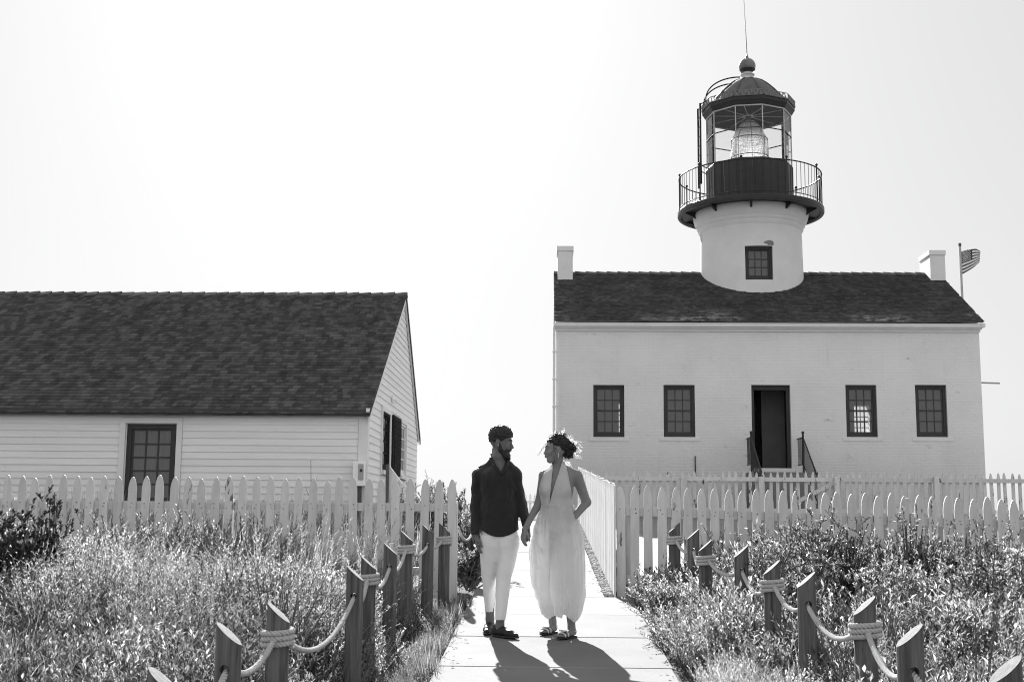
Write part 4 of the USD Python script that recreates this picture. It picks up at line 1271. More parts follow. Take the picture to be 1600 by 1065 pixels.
def scatter(name, protos, m, pts, scale, label, cat, seed, tilt=.12, az=None):
    """One PointInstancer: stuff nobody could count."""
    rr = np.random.default_rng(seed)
    path = path_for(name)
    pi = UsdGeom.PointInstancer.Define(stage, path)
    scope = path + '/prototypes'
    UsdGeom.Scope.Define(stage, scope)
    rel = pi.CreatePrototypesRel()
    for k, p in enumerate(protos):
        pp = f'{scope}/{name}_clump_{k:03d}'
        set_rnd(usdkit.mesh(stage, pp, p, m), getattr(p, 'rnd', None))
        rel.AddTarget(pp)
    n = len(pts)
    pi.CreatePositionsAttr(Vt.Vec3fArray.FromNumpy(np.asarray(pts, np.float32)))
    pi.CreateProtoIndicesAttr(Vt.IntArray.FromNumpy(rr.integers(0, len(protos), n).astype(np.int32)))
    s = np.asarray(scale, np.float32)
    pi.CreateScalesAttr(Vt.Vec3fArray.FromNumpy(np.stack([s, s, s * rr.uniform(.85, 1.15, n)], 1).astype(np.float32)))
    a = rr.uniform(0, 2 * np.pi, n) if az is None else rr.normal(az, .5, n)
    ax, ay = rr.normal(0, tilt, n), rr.normal(0, tilt, n)
    q = []
    for i in range(n):
        r_ = Gf.Rotation(Gf.Vec3d(0, 0, 1), math.degrees(a[i])) * Gf.Rotation(Gf.Vec3d(1, 0, 0), math.degrees(ax[i])) * Gf.Rotation(Gf.Vec3d(0, 1, 0), math.degrees(ay[i]))
        g = r_.GetQuat(); im = g.GetImaginary()
        q.append(Gf.Quath(float(g.GetReal()), float(im[0]), float(im[1]), float(im[2])))
    pi.CreateOrientationsAttr(Vt.QuathArray(q))
    tag(pi, label, cat, kind='stuff')
    return pi


def dip(x, y):
    return .30 * np.exp(-((x + 1.42) / .42) ** 2) * np.clip((14.2 - y) / 1.2, 0, 1)


def rnd_pts(n, x0, x1, y0, y1, seed, keep=None):
    rr = np.random.default_rng(seed)
    x, y = rr.uniform(x0, x1, n), y0 + (y1 - y0) * rr.uniform(0, 1, n)
    if keep is not None:
        k = keep(x, y, rr); x, y = x[k], y[k]
    return np.stack([x, y, gz(x, y) - dip(x, y) - .01], 1)


def patch(x, y, s, seed):
    return meshkit.fbm(np.stack([x * s, y * s, 0 * x], -1), 3, seed)


tufts = [proto_tuft(s, n=34, w=.010) for s in (1, 2, 3, 4)]
sages = [proto_leafy(s, n=9, L=.62, ll=.034, lw=.011, nl=30, spread=.14, lean=.16) for s in (61, 62, 63, 64)]
seeds = [proto_seed(s) for s in (11, 12, 13, 14)]
leafys = [proto_leafy(s, n=15, L=.33, ll=.048, lw=.013, nl=18) for s in (21, 22, 23, 24, 25, 26)]
tall = [proto_tuft(s, n=40, L=.85, w=.009, spread=.16, wind=.45) for s in (31, 32, 33)]

leafb = [proto_leafy(s, n=15, L=.36, ll=.060, lw=.0155, nl=17, lean=.50) for s in (71, 72, 73, 74, 75, 76)]
arch = [proto_tuft(s, n=26, L=.5, w=.010, spread=.12, wind=.75) for s in (81, 82, 83)]
sages = [proto_leafy(s, n=13, L=.44, ll=.036, lw=.012, nl=24, spread=.16, lean=.38) for s in (61, 62, 63, 64, 65)]


def view(x, y):    # inside the picture's angle, with a margin
    return (np.abs(x / np.maximum(y, .1) + .03) < .50)


def mound(P, seed, lo=.6, hi=1.45, s=.9):
    q = patch(P[:, 0], P[:, 1], s, seed)
    q = np.clip((q - .25) / .5, 0, 1)
    return lo + (hi - lo) * q


rise = lambda P: .75 + .55 * np.clip((P[:, 1] - 8.5) / 4.0, 0, 1)
near = lambda P: np.clip(.35 + (-P[:, 0] - .9) * .75, .35, 1.0)
P = rnd_pts(2700, -7.6, -1.35, 6.5, 13.62, 101, lambda x, y, r: view(x, y) & (patch(x, y, .55, 3) + .16 * (y - 10.2) > .36))
scatter('meadow_plants', sages, M_SEED, P, mound(P, 41, .6, 1.6) * rise(P) * near(P), 'pale feathery plants filling the bank in front of the left fence', 'ground cover', 1)
P = rnd_pts(520, -7.6, -1.6, 8.5, 13.6, 112, lambda x, y, r: view(x, y))
scatter('seeding_grass', seeds + arch[:1], M_SEED, P, np.random.default_rng(8).uniform(.7, 1.15, len(P)) * rise(P), 'arching grass with seed heads scattered over the left bank', 'grass', 11)
P = rnd_pts(2600, -4.8, -.86, 3.6, 12.2, 102, lambda x, y, r: view(x, y) & (x < -.93 + .06 * np.sin(y * 3.1)) & (patch(x, y, .7, 9) + .30 * np.exp(-((x + 1.6) / .9) ** 2) - .03 * (y - 8) > .44))
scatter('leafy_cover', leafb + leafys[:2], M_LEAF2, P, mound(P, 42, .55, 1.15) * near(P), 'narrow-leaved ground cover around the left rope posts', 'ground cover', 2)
P = rnd_pts(760, -4.8, -1.7, 4.2, 8.6, 103, lambda x, y, r: view(x, y) & (patch(x, y, .8, 4) > .46))
scatter('fluffy_grass', arch + tufts[:1], M_GRASS, P, np.random.default_rng(3).uniform(.5, .95, len(P)), 'soft dry grass in the near left corner of the photo', 'grass', 3, az=.2, tilt=.25)
P = rnd_pts(620, -1.10, -.80, 4, 13.2, 104, lambda x, y, r: x < -.83 + .05 * np.sin(y * 5))
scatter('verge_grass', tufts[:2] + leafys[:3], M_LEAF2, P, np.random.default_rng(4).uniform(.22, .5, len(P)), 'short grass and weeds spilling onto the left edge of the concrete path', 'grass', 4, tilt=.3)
# right bank
P = rnd_pts(3900, .96, 7.2, 3.4, 13.5, 105, lambda x, y, r: view(x, y) & (x > 1.0 + .08 * np.sin(y * 2.3) + np.clip((y - 12.2) * .15, 0, .3)))
scatter('leafy_cover', leafb + leafys[:3], M_LEAF, P, mound(P, 43, .55, 1.6, .8) * np.clip(.50 + (P[:, 0] - .95) * .55, .5, 1.05), 'narrow-leaved ground cover over the whole bank right of the path', 'ground cover', 5)
P = rnd_pts(420, 2.0, 7.2, 12.3, 13.45, 115, lambda x, y, r: view(x, y))
scatter('hedge_growth', leafb + sages[:2], M_LEAF, P, np.random.default_rng(12).uniform(1.25, 1.95, len(P)), 'taller leafy growth crowding the foot of the right fence', 'ground cover', 15)
P = rnd_pts(520, 1.0, 2.6, 3.8, 8.4, 106, lambda x, y, r: view(x, y) & (x < 1.7 + .3 * r.normal(0, 1, len(x))))
scatter('pale_weeds', arch + sages[:2], M_SEED, P, np.random.default_rng(6).uniform(.4, .75, len(P)), 'pale weeds among the near posts right of the path', 'weeds', 6, tilt=.25)
P = rnd_pts(300, -5.5, 7.0, 5, 13.0, 121, lambda x, y, r: view(x, y) & ((x < -1.3) | (x > 1.3)) & (patch(x, y, .8, 21) > .55))
scatter('dark_growth', [proto_leafy(s, n=11, L=.40, ll=.075, lw=.030, nl=11, lean=.5) for s in (91, 92, 93)], M_DARK, P, np.random.default_rng(14).uniform(.6, 1.15, len(P)), 'dark broad-leaved growth in clumps among the paler plants', 'ground cover', 16)
P = rnd_pts(70, -5.5, 7.0, 6, 13.2, 122, lambda x, y, r: view(x, y) & ((x < -1.4) | (x > 1.5)))
def twigs(seed):
    rr = np.random.default_rng(seed); m = MB()
    for _ in range(7):
        a = rr.uniform(0, 6.28); q = np.array([math.cos(a), math.sin(a), 0]) * rr.uniform(.05, .22); h = rr.uniform(.45, .8)
        m.tube([(0, 0, 0), q * .4 + [0, 0, h * .5], q + [0, 0, h]], [.005, .004, .002], 4)
        m.tube([q * .4 + [0, 0, h * .5], q * .4 + [rr.normal(0, .08), rr.normal(0, .08), h * .8]], [.003, .0015], 4)
    return m.get()
scatter('dry_twigs', [twigs(s) for s in (1, 2, 3)], M_STEM, P, np.random.default_rng(15).uniform(.7, 1.1, len(P)), 'bare dark twigs standing up through the plants on both banks', 'twigs', 17)
# behind the left fence: tall wind-bent grass at the foot of the clapboard house
P = rnd_pts(520, -10, -1.6, 14.3, 23.6, 107, lambda x, y, r: r.uniform(0, 1, len(x)) < .9)
scatter('tall_grass', tall, M_MID, P, np.random.default_rng(7).uniform(.6, 1.1, len(P)), 'tall wind-bent grass behind the left fence at the foot of the house', 'grass', 7, az=.2)


# ------------------------------------------------------------------ single shrubs
def shrub(name, label, cat, x, y, h, rad, m, n, ll, lw, nl, seed, lean=.5, stems=7, L=.3, flowers=0, group=None):
    rr = np.random.default_rng(seed)
    z = float(gz(x, y)) - .03
    t = thing(name, label, cat, loc=(x, y, z), group=group)
    st, fo = MB(), MB()
    tips = []
    for k in range(stems):
        a = rr.uniform(0, 6.28); q = rad * math.sqrt(rr.uniform(.1, 1))
        hh = h * rr.uniform(.55, .92)
        P = np.array([[0, 0, 0], [q * .35 * math.cos(a), q * .35 * math.sin(a), hh * .45], [q * .8 * math.cos(a + .2), q * .8 * math.sin(a + .2), hh]])
        tt = np.linspace(0, 1, 7)
        C = ((1 - tt) ** 2)[:, None] * P[0] + (2 * tt * (1 - tt))[:, None] * P[1] + (tt ** 2)[:, None] * P[2]
        st.tube(C, np.linspace(.012, .004, 7) * (h / .8) ** .5, 5)
        tips.append(C)
    for k in range(n):
        C = tips[rr.integers(0, stems)]
        u = rr.uniform(.15, 1)
        p = np.array([np.interp(u, np.linspace(0, 1, 7), C[:, i]) for i in range(3)]) + rr.normal(0, .05 * h + .02, 3)
        a = rr.uniform(0, 6.28)
        sprig(fo, rr, p, a, abs(rr.normal(.2, lean)), L * rr.uniform(.5, 1.1), nl, ll, lw)
    obj('stems', st.get(), M_STEM, t)
    obj('foliage', fo.get(), m, t, kind='stuff')
    if flowers:
        fw = MB()
        for k in range(flowers):
            C = tips[rr.integers(0, stems)]
            p = C[-1] + rr.normal(0, .05, 3) + [0, 0, rr.uniform(0, .08)]
            for j in range(6):
                a = j * 1.05 + rr.uniform(0, .3)
                leaf(fw, p, (math.cos(a), math.sin(a), .4), .022, .014)
        obj('flowers', fw.get(), leafmat(name + '_petals_' + str(seed), .55, .7, transl=.4), t, kind='stuff')
    return t


def pxs(px, py, Y):
    p = at(px, py, Y)
    return p[0], p[2] - float(gz(p[0], Y))


for args in (
    (40, 775, 11.5, .92, 'dark_shrub', 'dark glossy-leaved shrub at the left edge before the fence', 'shrub', .50, M_DARK, 330, .060, .030, 12, 41, dict(stems=16, L=.15, lean=.8)),
    (92, 752, 11.6, 1.0, 'dark_shrub', 'upright spray of dark leaves leaning right beside the left-edge shrub', 'shrub', .16, M_DARK, 90, .055, .026, 11, 42, dict(stems=6, L=.13, lean=.5)),
    (8, 800, 10.8, 1.0, 'dark_shrub', 'low dark bush at the very left edge below the glossy shrub', 'shrub', .42, M_DARK, 220, .06, .028, 12, 43, dict(stems=12, L=.16, lean=.7)),
    (1252, 806, 11.6, 1.12, 'tall_shrub', 'tall twiggy shrub with small pale leaves rising before the right fence', 'shrub', .46, M_MID, 300, .046, .021, 12, 44, dict(stems=16, L=.20, lean=.6, flowers=14)),
    (1318, 838, 11.8, 1.15, 'tall_shrub', 'darker rounded shrub leaning on the right fence beside the tall twiggy one', 'shrub', .42, M_MID, 240, .044, .022, 12, 45, dict(stems=12, L=.20, lean=.6)),
    (1420, 780, 12.6, 1.1, 'flowering_plant', 'open branching plant with pale flowers against the right fence pickets', 'plant', .36, M_MID, 60, .05, .022, 9, 46, dict(stems=11, L=.16, flowers=26)),
    (1500, 846, 12.3, 1.15, 'low_shrub', 'low leafy shrub between the flowering plant and the spiky one by the right fence', 'shrub', .5, M_MID, 240, .046, .02, 12, 52, dict(stems=12, L=.22, lean=.6)),
    (1575, 835, 12.4, 1.0, 'spiky_plant', 'spiky dark plant at the right end of the fence', 'plant', .5, M_MID, 150, .040, .014, 16, 47, dict(stems=14, L=.24, lean=.25)),
    (1150, 868, 12.2, 1.0, 'low_shrub', 'low leafy shrub behind the middle right rope posts', 'shrub', .45, M_LEAF, 220, .044, .018, 12, 53, dict(stems=12, L=.2, lean=.6)),
    (1030, 905, 11.2, 1.0, 'rounded_bush', 'rounded pale bush spilling over the right path edge near the fence corner', 'bush', .34, M_LEAF, 190, .046, .018, 13, 54, dict(stems=11, L=.18, lean=.7)),
    (1235, 842, 10.4, 1.12, 'rounded_bush', 'full rounded bush behind the middle right posts, below the tall twiggy shrub', 'bush', .55, M_LEAF, 330, .050, .020, 13, 55, dict(stems=14, L=.2, lean=.7)),
    (1385, 868, 10.6, 1.0, 'rounded_bush', 'bright-tipped bush under the flowering plant at the right fence', 'bush', .55, M_LEAF, 300, .050, .020, 13, 56, dict(stems=13, L=.2, lean=.7)),
    (1545, 850, 10.8, 1.15, 'rounded_bush', 'bright-tipped bush at the far right before the end of the fence', 'bush', .6, M_LEAF, 330, .050, .020, 13, 57, dict(stems=14, L=.2, lean=.7)),
    (702, 752, 17.5, 1.0, 'bush', 'wind-swept bush behind the end post of the left fence', 'bush', .60, M_MID, 420, .055, .024, 13, 48, dict(stems=16, L=.24, lean=.5)),
    (664, 748, 19, 1.0, 'bush', 'grey bush showing between the last pickets by the clapboard gable', 'bush', .55, M_MID, 360, .055, .024, 13, 49, dict(stems=14, L=.24, lean=.5)),
    (738, 770, 16.2, 1.0, 'bush', 'pale leafy bush just left of the man in the dark shirt', 'bush', .45, M_LEAF, 300, .055, .024, 13, 50, dict(stems=13, L=.24, lean=.5)),
    (730, 850, 14.4, 1.0, 'bush', 'low bush of broad leaves at the foot of the left fence end', 'bush', .32, M_LEAF, 170, .07, .035, 11, 51, dict(stems=9, L=.2, lean=.6)),
):
    px_, py_, Y_, kh, nm, lab, ct, rad, m_, n_, ll, lw, nl, sd_, kw = args
    xs_, hs_ = pxs(px_, py_, Y_)
    shrub(nm, lab, ct, xs_, Y_, hs_ * kh, rad, m_, n_, ll, lw, nl, sd_, **kw)
# three tall dead stalks behind the left fence
for i, (px, py, Y, lab) in enumerate(((487, 718, 15, 'bare upright stalk in front of the clapboard wall, left of the meter box'),)):
    x_, h_ = pxs(px, py, Y)
    z_ = float(gz(x_, Y))
    t = thing('dry_stalk', lab, 'plant', loc=(x_, Y, z_))
    rr = np.random.default_rng(60 + i)
    b = MB().tube([(0, 0, 0), (.02, 0, h_ * .5), (-.01, 0, h_)], [.008, .006, .003], 5)
    for k in range(8):
        u = .25 + .07 * k; sgn = 1 if k % 2 else -1
        b.tube([(0, 0, h_ * u), (sgn * .05, .02, h_ * u + .10), (sgn * .07, .02, h_ * u + .17)], [.004, .003, .0015], 4)
    obj('stem', b.get(), M_STEM, t)
# ------------------------------------------------------------------ people: smooth distance fields turned into one continuous surface
class Field:
    def __init__(s, lo, hi, h):
        s.lo = np.asarray(lo, float); s.h = h
        s.n = np.ceil((np.asarray(hi, float) - s.lo) / h).astype(int) + 1
        s.F = np.full(s.n, .2, np.float32)

    def sub(s, lo, hi):
        a = np.clip(np.floor((np.asarray(lo) - s.lo) / s.h).astype(int), 0, s.n); b = np.clip(np.ceil((np.asarray(hi) - s.lo) / s.h).astype(int) + 1, 0, s.n)
        sl = tuple(slice(i, j) for i, j in zip(a, b))
        g = [(s.lo[i] + s.h * np.arange(a[i], b[i])).astype(np.float32) for i in range(3)]
        return sl, g[0][:, None, None], g[1][None, :, None], g[2][None, None, :]

    def put(s, sl, d, k, op='add'):
        A = s.F[sl]
        if A.size == 0:
            return s
        if op == 'sub':
            s.F[sl] = np.maximum(A, -d)
            return s
        if k > 0:
            hh = np.clip(.5 + .5 * (A - d) / k, 0, 1)
            s.F[sl] = A + (d - A) * hh - k * hh * (1 - hh)
        else:
            s.F[sl] = np.minimum(A, d)
        return s

    def cap(s, a, b, ra, rb=None, k=.012, op='add', flat=None):
        """Tapered capsule; flat=(axis vector, factor) squeezes it along a direction."""
        rb = ra if rb is None else rb
        a, b = np.asarray(a, float), np.asarray(b, float)
        m = max(ra, rb) * (1.6 if flat else 1) + k + .02
        sl, x, y, z = s.sub(np.minimum(a, b) - m, np.maximum(a, b) + m)
        ab = b - a; L = ab @ ab + 1e-12
        t = np.clip(((x - a[0]) * ab[0] + (y - a[1]) * ab[1] + (z - a[2]) * ab[2]) / L, 0, 1)
        dx, dy, dz = x - a[0] - t * ab[0], y - a[1] - t * ab[1], z - a[2] - t * ab[2]
        if flat:
            w, q = np.asarray(flat[0], float), flat[1]
            e = dx * w[0] + dy * w[1] + dz * w[2]
            dx, dy, dz = dx + e * (q - 1) * w[0], dy + e * (q - 1) * w[1], dz + e * (q - 1) * w[2]
        d = np.sqrt(dx * dx + dy * dy + dz * dz) - (ra + (rb - ra) * t)
        return s.put(sl, d.astype(np.float32), k, op)

    def ell(s, c, r, B=np.eye(3), k=.012, op='add'):
        """Ellipsoid with half axes r along the rows of B."""
        c, r = np.asarray(c, float), np.asarray(r, float)
        m = r.max() + k + .02
        sl, x, y, z = s.sub(c - m, c + m)
        q = 0
        for i in range(3):
            e = ((x - c[0]) * B[i][0] + (y - c[1]) * B[i][1] + (z - c[2]) * B[i][2]) / r[i]
            q = q + e * e
        d = (np.sqrt(q) - 1) * r.min()
        return s.put(sl, d.astype(np.float32), k, op)

    def loft(s, zs, cx, cy, a, b, k=.02, p=2.0):
        """Upright body of elliptic sections between zs[0] and zs[-1] (ascending)."""
        zs = np.asarray(zs, float); o = np.argsort(zs); zs = zs[o]; cx, cy, a, b = (np.asarray(v, float)[o] for v in (cx, cy, a, b))
        m = max(a.max(), b.max()) + k + .03
        sl, x, y, z = s.sub((cx.min() - m, cy.min() - m, zs[0] - .03), (cx.max() + m, cy.max() + m, zs[-1] + .03))
        from scipy.interpolate import PchipInterpolator as PI
        zz = np.clip(z, zs[0], zs[-1])
        f = [PI(zs, v)(zz).astype(np.float32) for v in (cx, cy, a, b)]
        q = (np.abs((x - f[0]) / f[2]) ** p + np.abs((y - f[1]) / f[3]) ** p) ** (1 / p)
        d = (q - 1) * np.minimum(f[2], f[3])
        d = np.maximum(d, np.maximum(zs[0] - z, z - zs[-1]))
        return s.put(sl, d.astype(np.float32), k)

    def wrinkle(s, amp, sc, seed=0):
        near = np.argwhere(np.abs(s.F) < amp * 2 + s.h * 2)
        P = s.lo + near * s.h
        s.F[tuple(near.T)] += ((meshkit.fbm(P * np.asarray(sc), 3, seed) - .5) * 2 * amp).astype(np.float32)
        return s

    def mesh(s):
        F = s.F; n = F.shape
        S = F < 0
        c8 = [(i, j, k) for i in (0, 1) for j in (0, 1) for k in (0, 1)]
        cnt = sum(S[i:n[0] - 1 + i, j:n[1] - 1 + j, k:n[2] - 1 + k].astype(np.int8) for i, j, k in c8)
        act = np.argwhere((cnt > 0) & (cnt < 8))
        idx = -np.ones([m - 1 for m in n], np.int64); idx[tuple(act.T)] = np.arange(len(act))
        acc = np.zeros((len(act), 3)); num = np.zeros(len(act))
        for i, ci in enumerate(c8):
            for cj in c8[i + 1:]:
                if sum(abs(u - v) for u, v in zip(ci, cj)) != 1:
                    continue
                f0, f1 = F[tuple((act + ci).T)], F[tuple((act + cj).T)]
                w = (f0 < 0) != (f1 < 0)
                t = f0[w] / (f0[w] - f1[w])
                acc[w] += np.asarray(ci) + t[:, None] * (np.asarray(cj) - np.asarray(ci)); num[w] += 1
        V = s.lo + (act + acc / num[:, None]) * s.h
        Q = []
        for ax in range(3):
            b, c = (ax + 1) % 3, (ax + 2) % 3
            sl0 = [slice(None)] * 3; sl1 = [slice(None)] * 3
            sl0[ax] = slice(0, n[ax] - 1); sl1[ax] = slice(1, n[ax])
            e = np.argwhere(S[tuple(sl0)] != S[tuple(sl1)])
            e = e[(e[:, b] > 0) & (e[:, c] > 0) & (e[:, b] < n[b] - 1) & (e[:, c] < n[c] - 1)]
            ins = S[tuple(e.T)]
            def at_(db, dc):
                q = e.copy(); q[:, b] -= db; q[:, c] -= dc
                return idx[tuple(q.T)]
            q = np.stack([at_(1, 1), at_(0, 1), at_(0, 0), at_(1, 0)], 1)
            q[~ins] = q[~ins][:, ::-1]
            Q.append(q)
        Q = np.vstack(Q)
        Q = Q[(Q >= 0).all(1)]
        return V, Q


def smooth_mesh(V, Q, it=2):
    F = np.vstack([Q[:, [0, 1, 2]], Q[:, [0, 2, 3]]])
    from scipy.sparse import coo_matrix
    E = np.vstack([Q[:, [0, 1]], Q[:, [1, 2]], Q[:, [2, 3]], Q[:, [3, 0]]]); E = np.vstack([E, E[:, ::-1]])
    A = coo_matrix((np.ones(len(E)), (E[:, 0], E[:, 1])), (len(V), len(V))).tocsr(); A.data[:] = 1
    deg = np.maximum(np.asarray(A.sum(1)).ravel(), 1)[:, None]
    for k in range(it * 2):
        V = V + (.5 if k % 2 == 0 else -.52) * ((A @ V) / deg - V)
    return V, F


def unit(v):
    v = np.asarray(v, float)
    return v / np.linalg.norm(v)


def hand(F, wrist, d, n, curl=(.35, .35, .35, .35), spread=.06, thumb=.5, size=1.0, thumb_sign=1, k=.006):
    """Palm, four unequal fingers and a thumb. d: along the hand, n: the way the palm faces; the thumb is on the side thumb_sign * (d x n)."""
    d = unit(d); n = unit(n - d * np.dot(n, d)); s = np.cross(d, n) * thumb_sign
    S = size
    w = np.asarray(wrist, float)
    off = np.array([.030, .010, -.010, -.028]) * S
    met = np.array([.088, .092, .088, .080]) * S
    Ls = np.array([.070, .079, .073, .057]) * S
    for i in range(4):
        kn = w + d * met[i] + s * off[i]
        F.cap(w + s * off[i] * .55 + d * .01, kn, .0135 * S, .0115 * S, k=.012)
        a = 0.0; p = kn; dd0 = unit(d + s * spread * (1.5 - i))
        for j, (fr, rr_) in enumerate(((.45, .0095), (.30, .0088), (.25, .0078))):
            a += curl[i] * (.7 if j == 0 else 1.0)
            dd = dd0 * math.cos(a) + n * math.sin(a)
            q = p + dd * Ls[i] * fr
            F.cap(p, q, rr_ * S * (1.04 if i < 3 else .92), rr_ * .93 * S * (1 if i < 3 else .92), k=k)
            p = q
    b = w + d * .022 * S + s * .022 * S + n * .006
    t1 = unit(d * .75 + s * .65 + n * thumb * .6)
    p1 = b + t1 * .042 * S
    F.cap(b, p1, .0145 * S, .0115 * S, k=.012)
    t2 = unit(d + s * .25 + n * thumb)
    p2 = p1 + t2 * .032 * S
    F.cap(p1, p2, .0105 * S, .0098 * S, k=k)
    F.cap(p2, p2 + unit(d + n * thumb * 1.4) * .024 * S, .0098 * S, .0078 * S, k=k)


def head_basis(yaw, pitch, roll=0):
    """Rows: forward, the head's left-hand side, up. yaw: 0 faces the camera, 90 faces picture right."""
    a, p = math.radians(yaw), math.radians(pitch)
    f = np.array([math.sin(a) * math.cos(p), -math.cos(a) * math.cos(p), -math.sin(p)])
    sd = unit(np.cross([0, 0, 1.0], f)); u = np.cross(f, sd)
    r = math.radians(roll)
    return np.array([f, sd * math.cos(r) + u * math.sin(r), u * math.cos(r) - sd * math.sin(r)])


def head(F, c, B, S=1.0, female=False):
    L = lambda f, s_, u: c + (B[0] * f + B[1] * s_ + B[2] * u) * S
    e = lambda q, r, k=.014, op='add': F.ell(L(*q), np.array(r) * S, B, k=k, op=op)
    e((-.008, 0, .022), (.094, .073, .092))
    e((.030, 0, -.040), (.060, .056, .080), .02)
    e((.062, 0, -.104), (.024, .024 if female else .029, .021), .02)
    for sg in (-1, 1):
        F.cap(L(.0, sg * .056, -.05), L(.055, sg * .016, -.106), .020 * S, .018 * S, k=.02)
        F.cap(L(.083, sg * .010, .016), L(.070, sg * .042, .018), .012 * S, .011 * S, k=.012)       # brow
        e((.064, sg * .036, -.036), (.024, .022, .022), .016)                                          # cheek
        e((.094, sg * .030, -.006), (.014, .014, .010), 0, 'sub')                                      # eye socket
        e((.102, sg * .011, -.040), (.011, .008, .008), .006)                                          # nostril wing
        e((-.008, sg * .076, -.014), (.019, .008, .031), .004)                                         # ear
        e((-.004, sg * .085, -.012), (.010, .006, .019), 0, 'sub')
    nt = .099 if female else .109
    F.cap(L(.086, 0, .004), L(nt, 0, -.034), .0085 * S, .0115 * S, k=.012)
    e((nt + .001, 0, -.038), (.010, .010, .009), .008)
    e((.094, 0, -.064), (.011, .022, .0055), .004)
    e((.092, 0, -.075), (.011, .020, .0060), .004)
    e((.083, 0, -.056), (.016, .022, .020), .012)
    if not female:
        F.cap(L(.105, -.02, -.0695), L(.105, .02, -.0695), .0022 * S, k=0, op='sub')
    return L


SKIN_M = mat('dark_brown_skin', .092, .118, scale=12, rough=.45, spec=.4, bump=.0006, bscale=300)
SKIN_W = mat('brown_skin', .155, .185, scale=12, rough=.42, spec=.4, bump=.0005, bscale=300)
SHIRT = mat('dark_shirt_cloth', .010, .015, scale=8, rough=.65, spec=.22, sheen=.09, bump=.0008, bscale=260)
TROUS = mat('pale_trouser_cloth', .60, .68, scale=5, rough=.85, spec=.1, bump=.0006, bscale=300)
TEETH = mat('teeth', .6, .62, rough=.3, spec=.5)
HAIRM = mat('black_curly_hair', .008, .014, scale=20, rough=.5, spec=.4, bump=.006, bscale=120)
SHOE = mat('black_shoe_leather', .010, .014, scale=10, rough=.45, spec=.3)
SOLE = mat('dark_shoe_sole', .02, .03, scale=10, rough=.7)
GOLD = mat('bright_earring_metal', .75, .8, rough=.15, metal=1.0)
WHITE = mat('white_of_eye', .17, .19, rough=.3, spec=.5)
IRIS = mat('dark_iris', .012, .012, rough=.15, spec=.5)
DRESS = usdkit.material(stage, '/World/Looks/thin_white_cloth', {
    'pos': ('geometry', {}), 'n': ('noise_texture', dict(scale=6.0, detail=3.0)), 'r': ('rgb_ramp', {'ramp': [(.3, g3(.84)), (.7, g3(.88))]}),
    'bn': ('noise_texture', dict(scale=260.0, detail=2.0)), 'b': ('bump', dict(distance=.0008)),
    'p': ('principled_bsdf', dict(roughness=.85, specular_ior_level=.1)), 't': ('translucent_bsdf', {}), 'm': ('mix_closure', dict(fac=.45))},
    [('pos.position', 'n.vector'), ('n.fac', 'r.fac'), ('r.color', 'p.base_color'), ('r.color', 't.color'), ('pos.position', 'bn.vector'), ('bn.fac', 'b.height'), ('b.normal', 'p.normal'), ('p.BSDF', 'm.closure1'), ('t.BSDF', 'm.closure2')], surface='m.closure')
FRIZZ = leafmat('sunlit_flyaway_hair', .25, .75, transl=.6, rough=.35, spec=.6)
SANDAL = mat('pale_sandal_leather', .45, .6, scale=10, rough=.3, spec=.5, metal=.3)


HAIRC = usdkit.material(stage, '/World/Looks/hair_strands', {'h': ('principled_hair_bsdf', dict(color=g3(.02), roughness=.55, radial_roughness=.7))}, [], surface='h.BSDF')


def strands(name, curves, width, parent):
    c = UsdGeom.BasisCurves.Define(stage, path_for(name, parent))
    c.CreateTypeAttr('linear')
    c.CreateCurveVertexCountsAttr(Vt.IntArray.FromNumpy(np.array([len(k) for k in curves], np.int32)))
    c.CreatePointsAttr(Vt.Vec3fArray.FromNumpy(np.vstack(curves).astype(np.float32)))
    c.CreateWidthsAttr(Vt.FloatArray([float(width)])); c.SetWidthsInterpolation('constant')
    UsdShade.MaterialBindingAPI.Apply(c.GetPrim()).Bind(HAIRC)
    return c.GetPrim()


def eyes(parent, L, base, S=1.0):
    for sg in (-1, 1):
        m = trimesh.creation.icosphere(2, .0118 * S); m.apply_translation(L(.0775, sg * .030, -.006) - base)
        e = obj('eye', m, WHITE, parent, smooth=True)
        m = trimesh.creation.icosphere(2, .0062 * S); m.apply_translation(L(.0842, sg * .0305, -.006) - base)
        obj('iris', m, IRIS, e, smooth=True)


def rows(Y, R_, dyf=None, bf=None):
    """Silhouette rows (py, xl, xr, dy, depth) of the photograph made into loft sections at depth Y."""
    zs, cx, cy, a, b = [], [], [], [], []
    for py, xl, xr, dy, bb in R_:
        A, B = at(xl, py, Y + dy), at(xr, py, Y + dy)
        zs.append((A[2] + B[2]) / 2); cx.append((A[0] + B[0]) / 2); cy.append(Y + dy); a.append((B[0] - A[0]) / 2); b.append(bb)
    return zs, cx, cy, a, b


# ---------------- the man
YM = 10.70
gM = float(np.interp(YM, _PY, _PZ)) + .012
baseM = np.array([at(780, 985, YM)[0], YM, gM])
PM = lambda x, y, dy=0.0: at(x, y, YM + dy)
man = thing('person', 'person in dark untucked shirt and pale trousers, turned to smile at the woman in white', 'person', loc=baseM)
lo, hi = PM(725, 1002) - [0, .55, .03], PM(838, 660) + [0, .45, .02]
BM = head_basis(80, 9, -3)
hc = PM(782.5, 689.0, -.02)
F = Field(lo, hi, .0052)
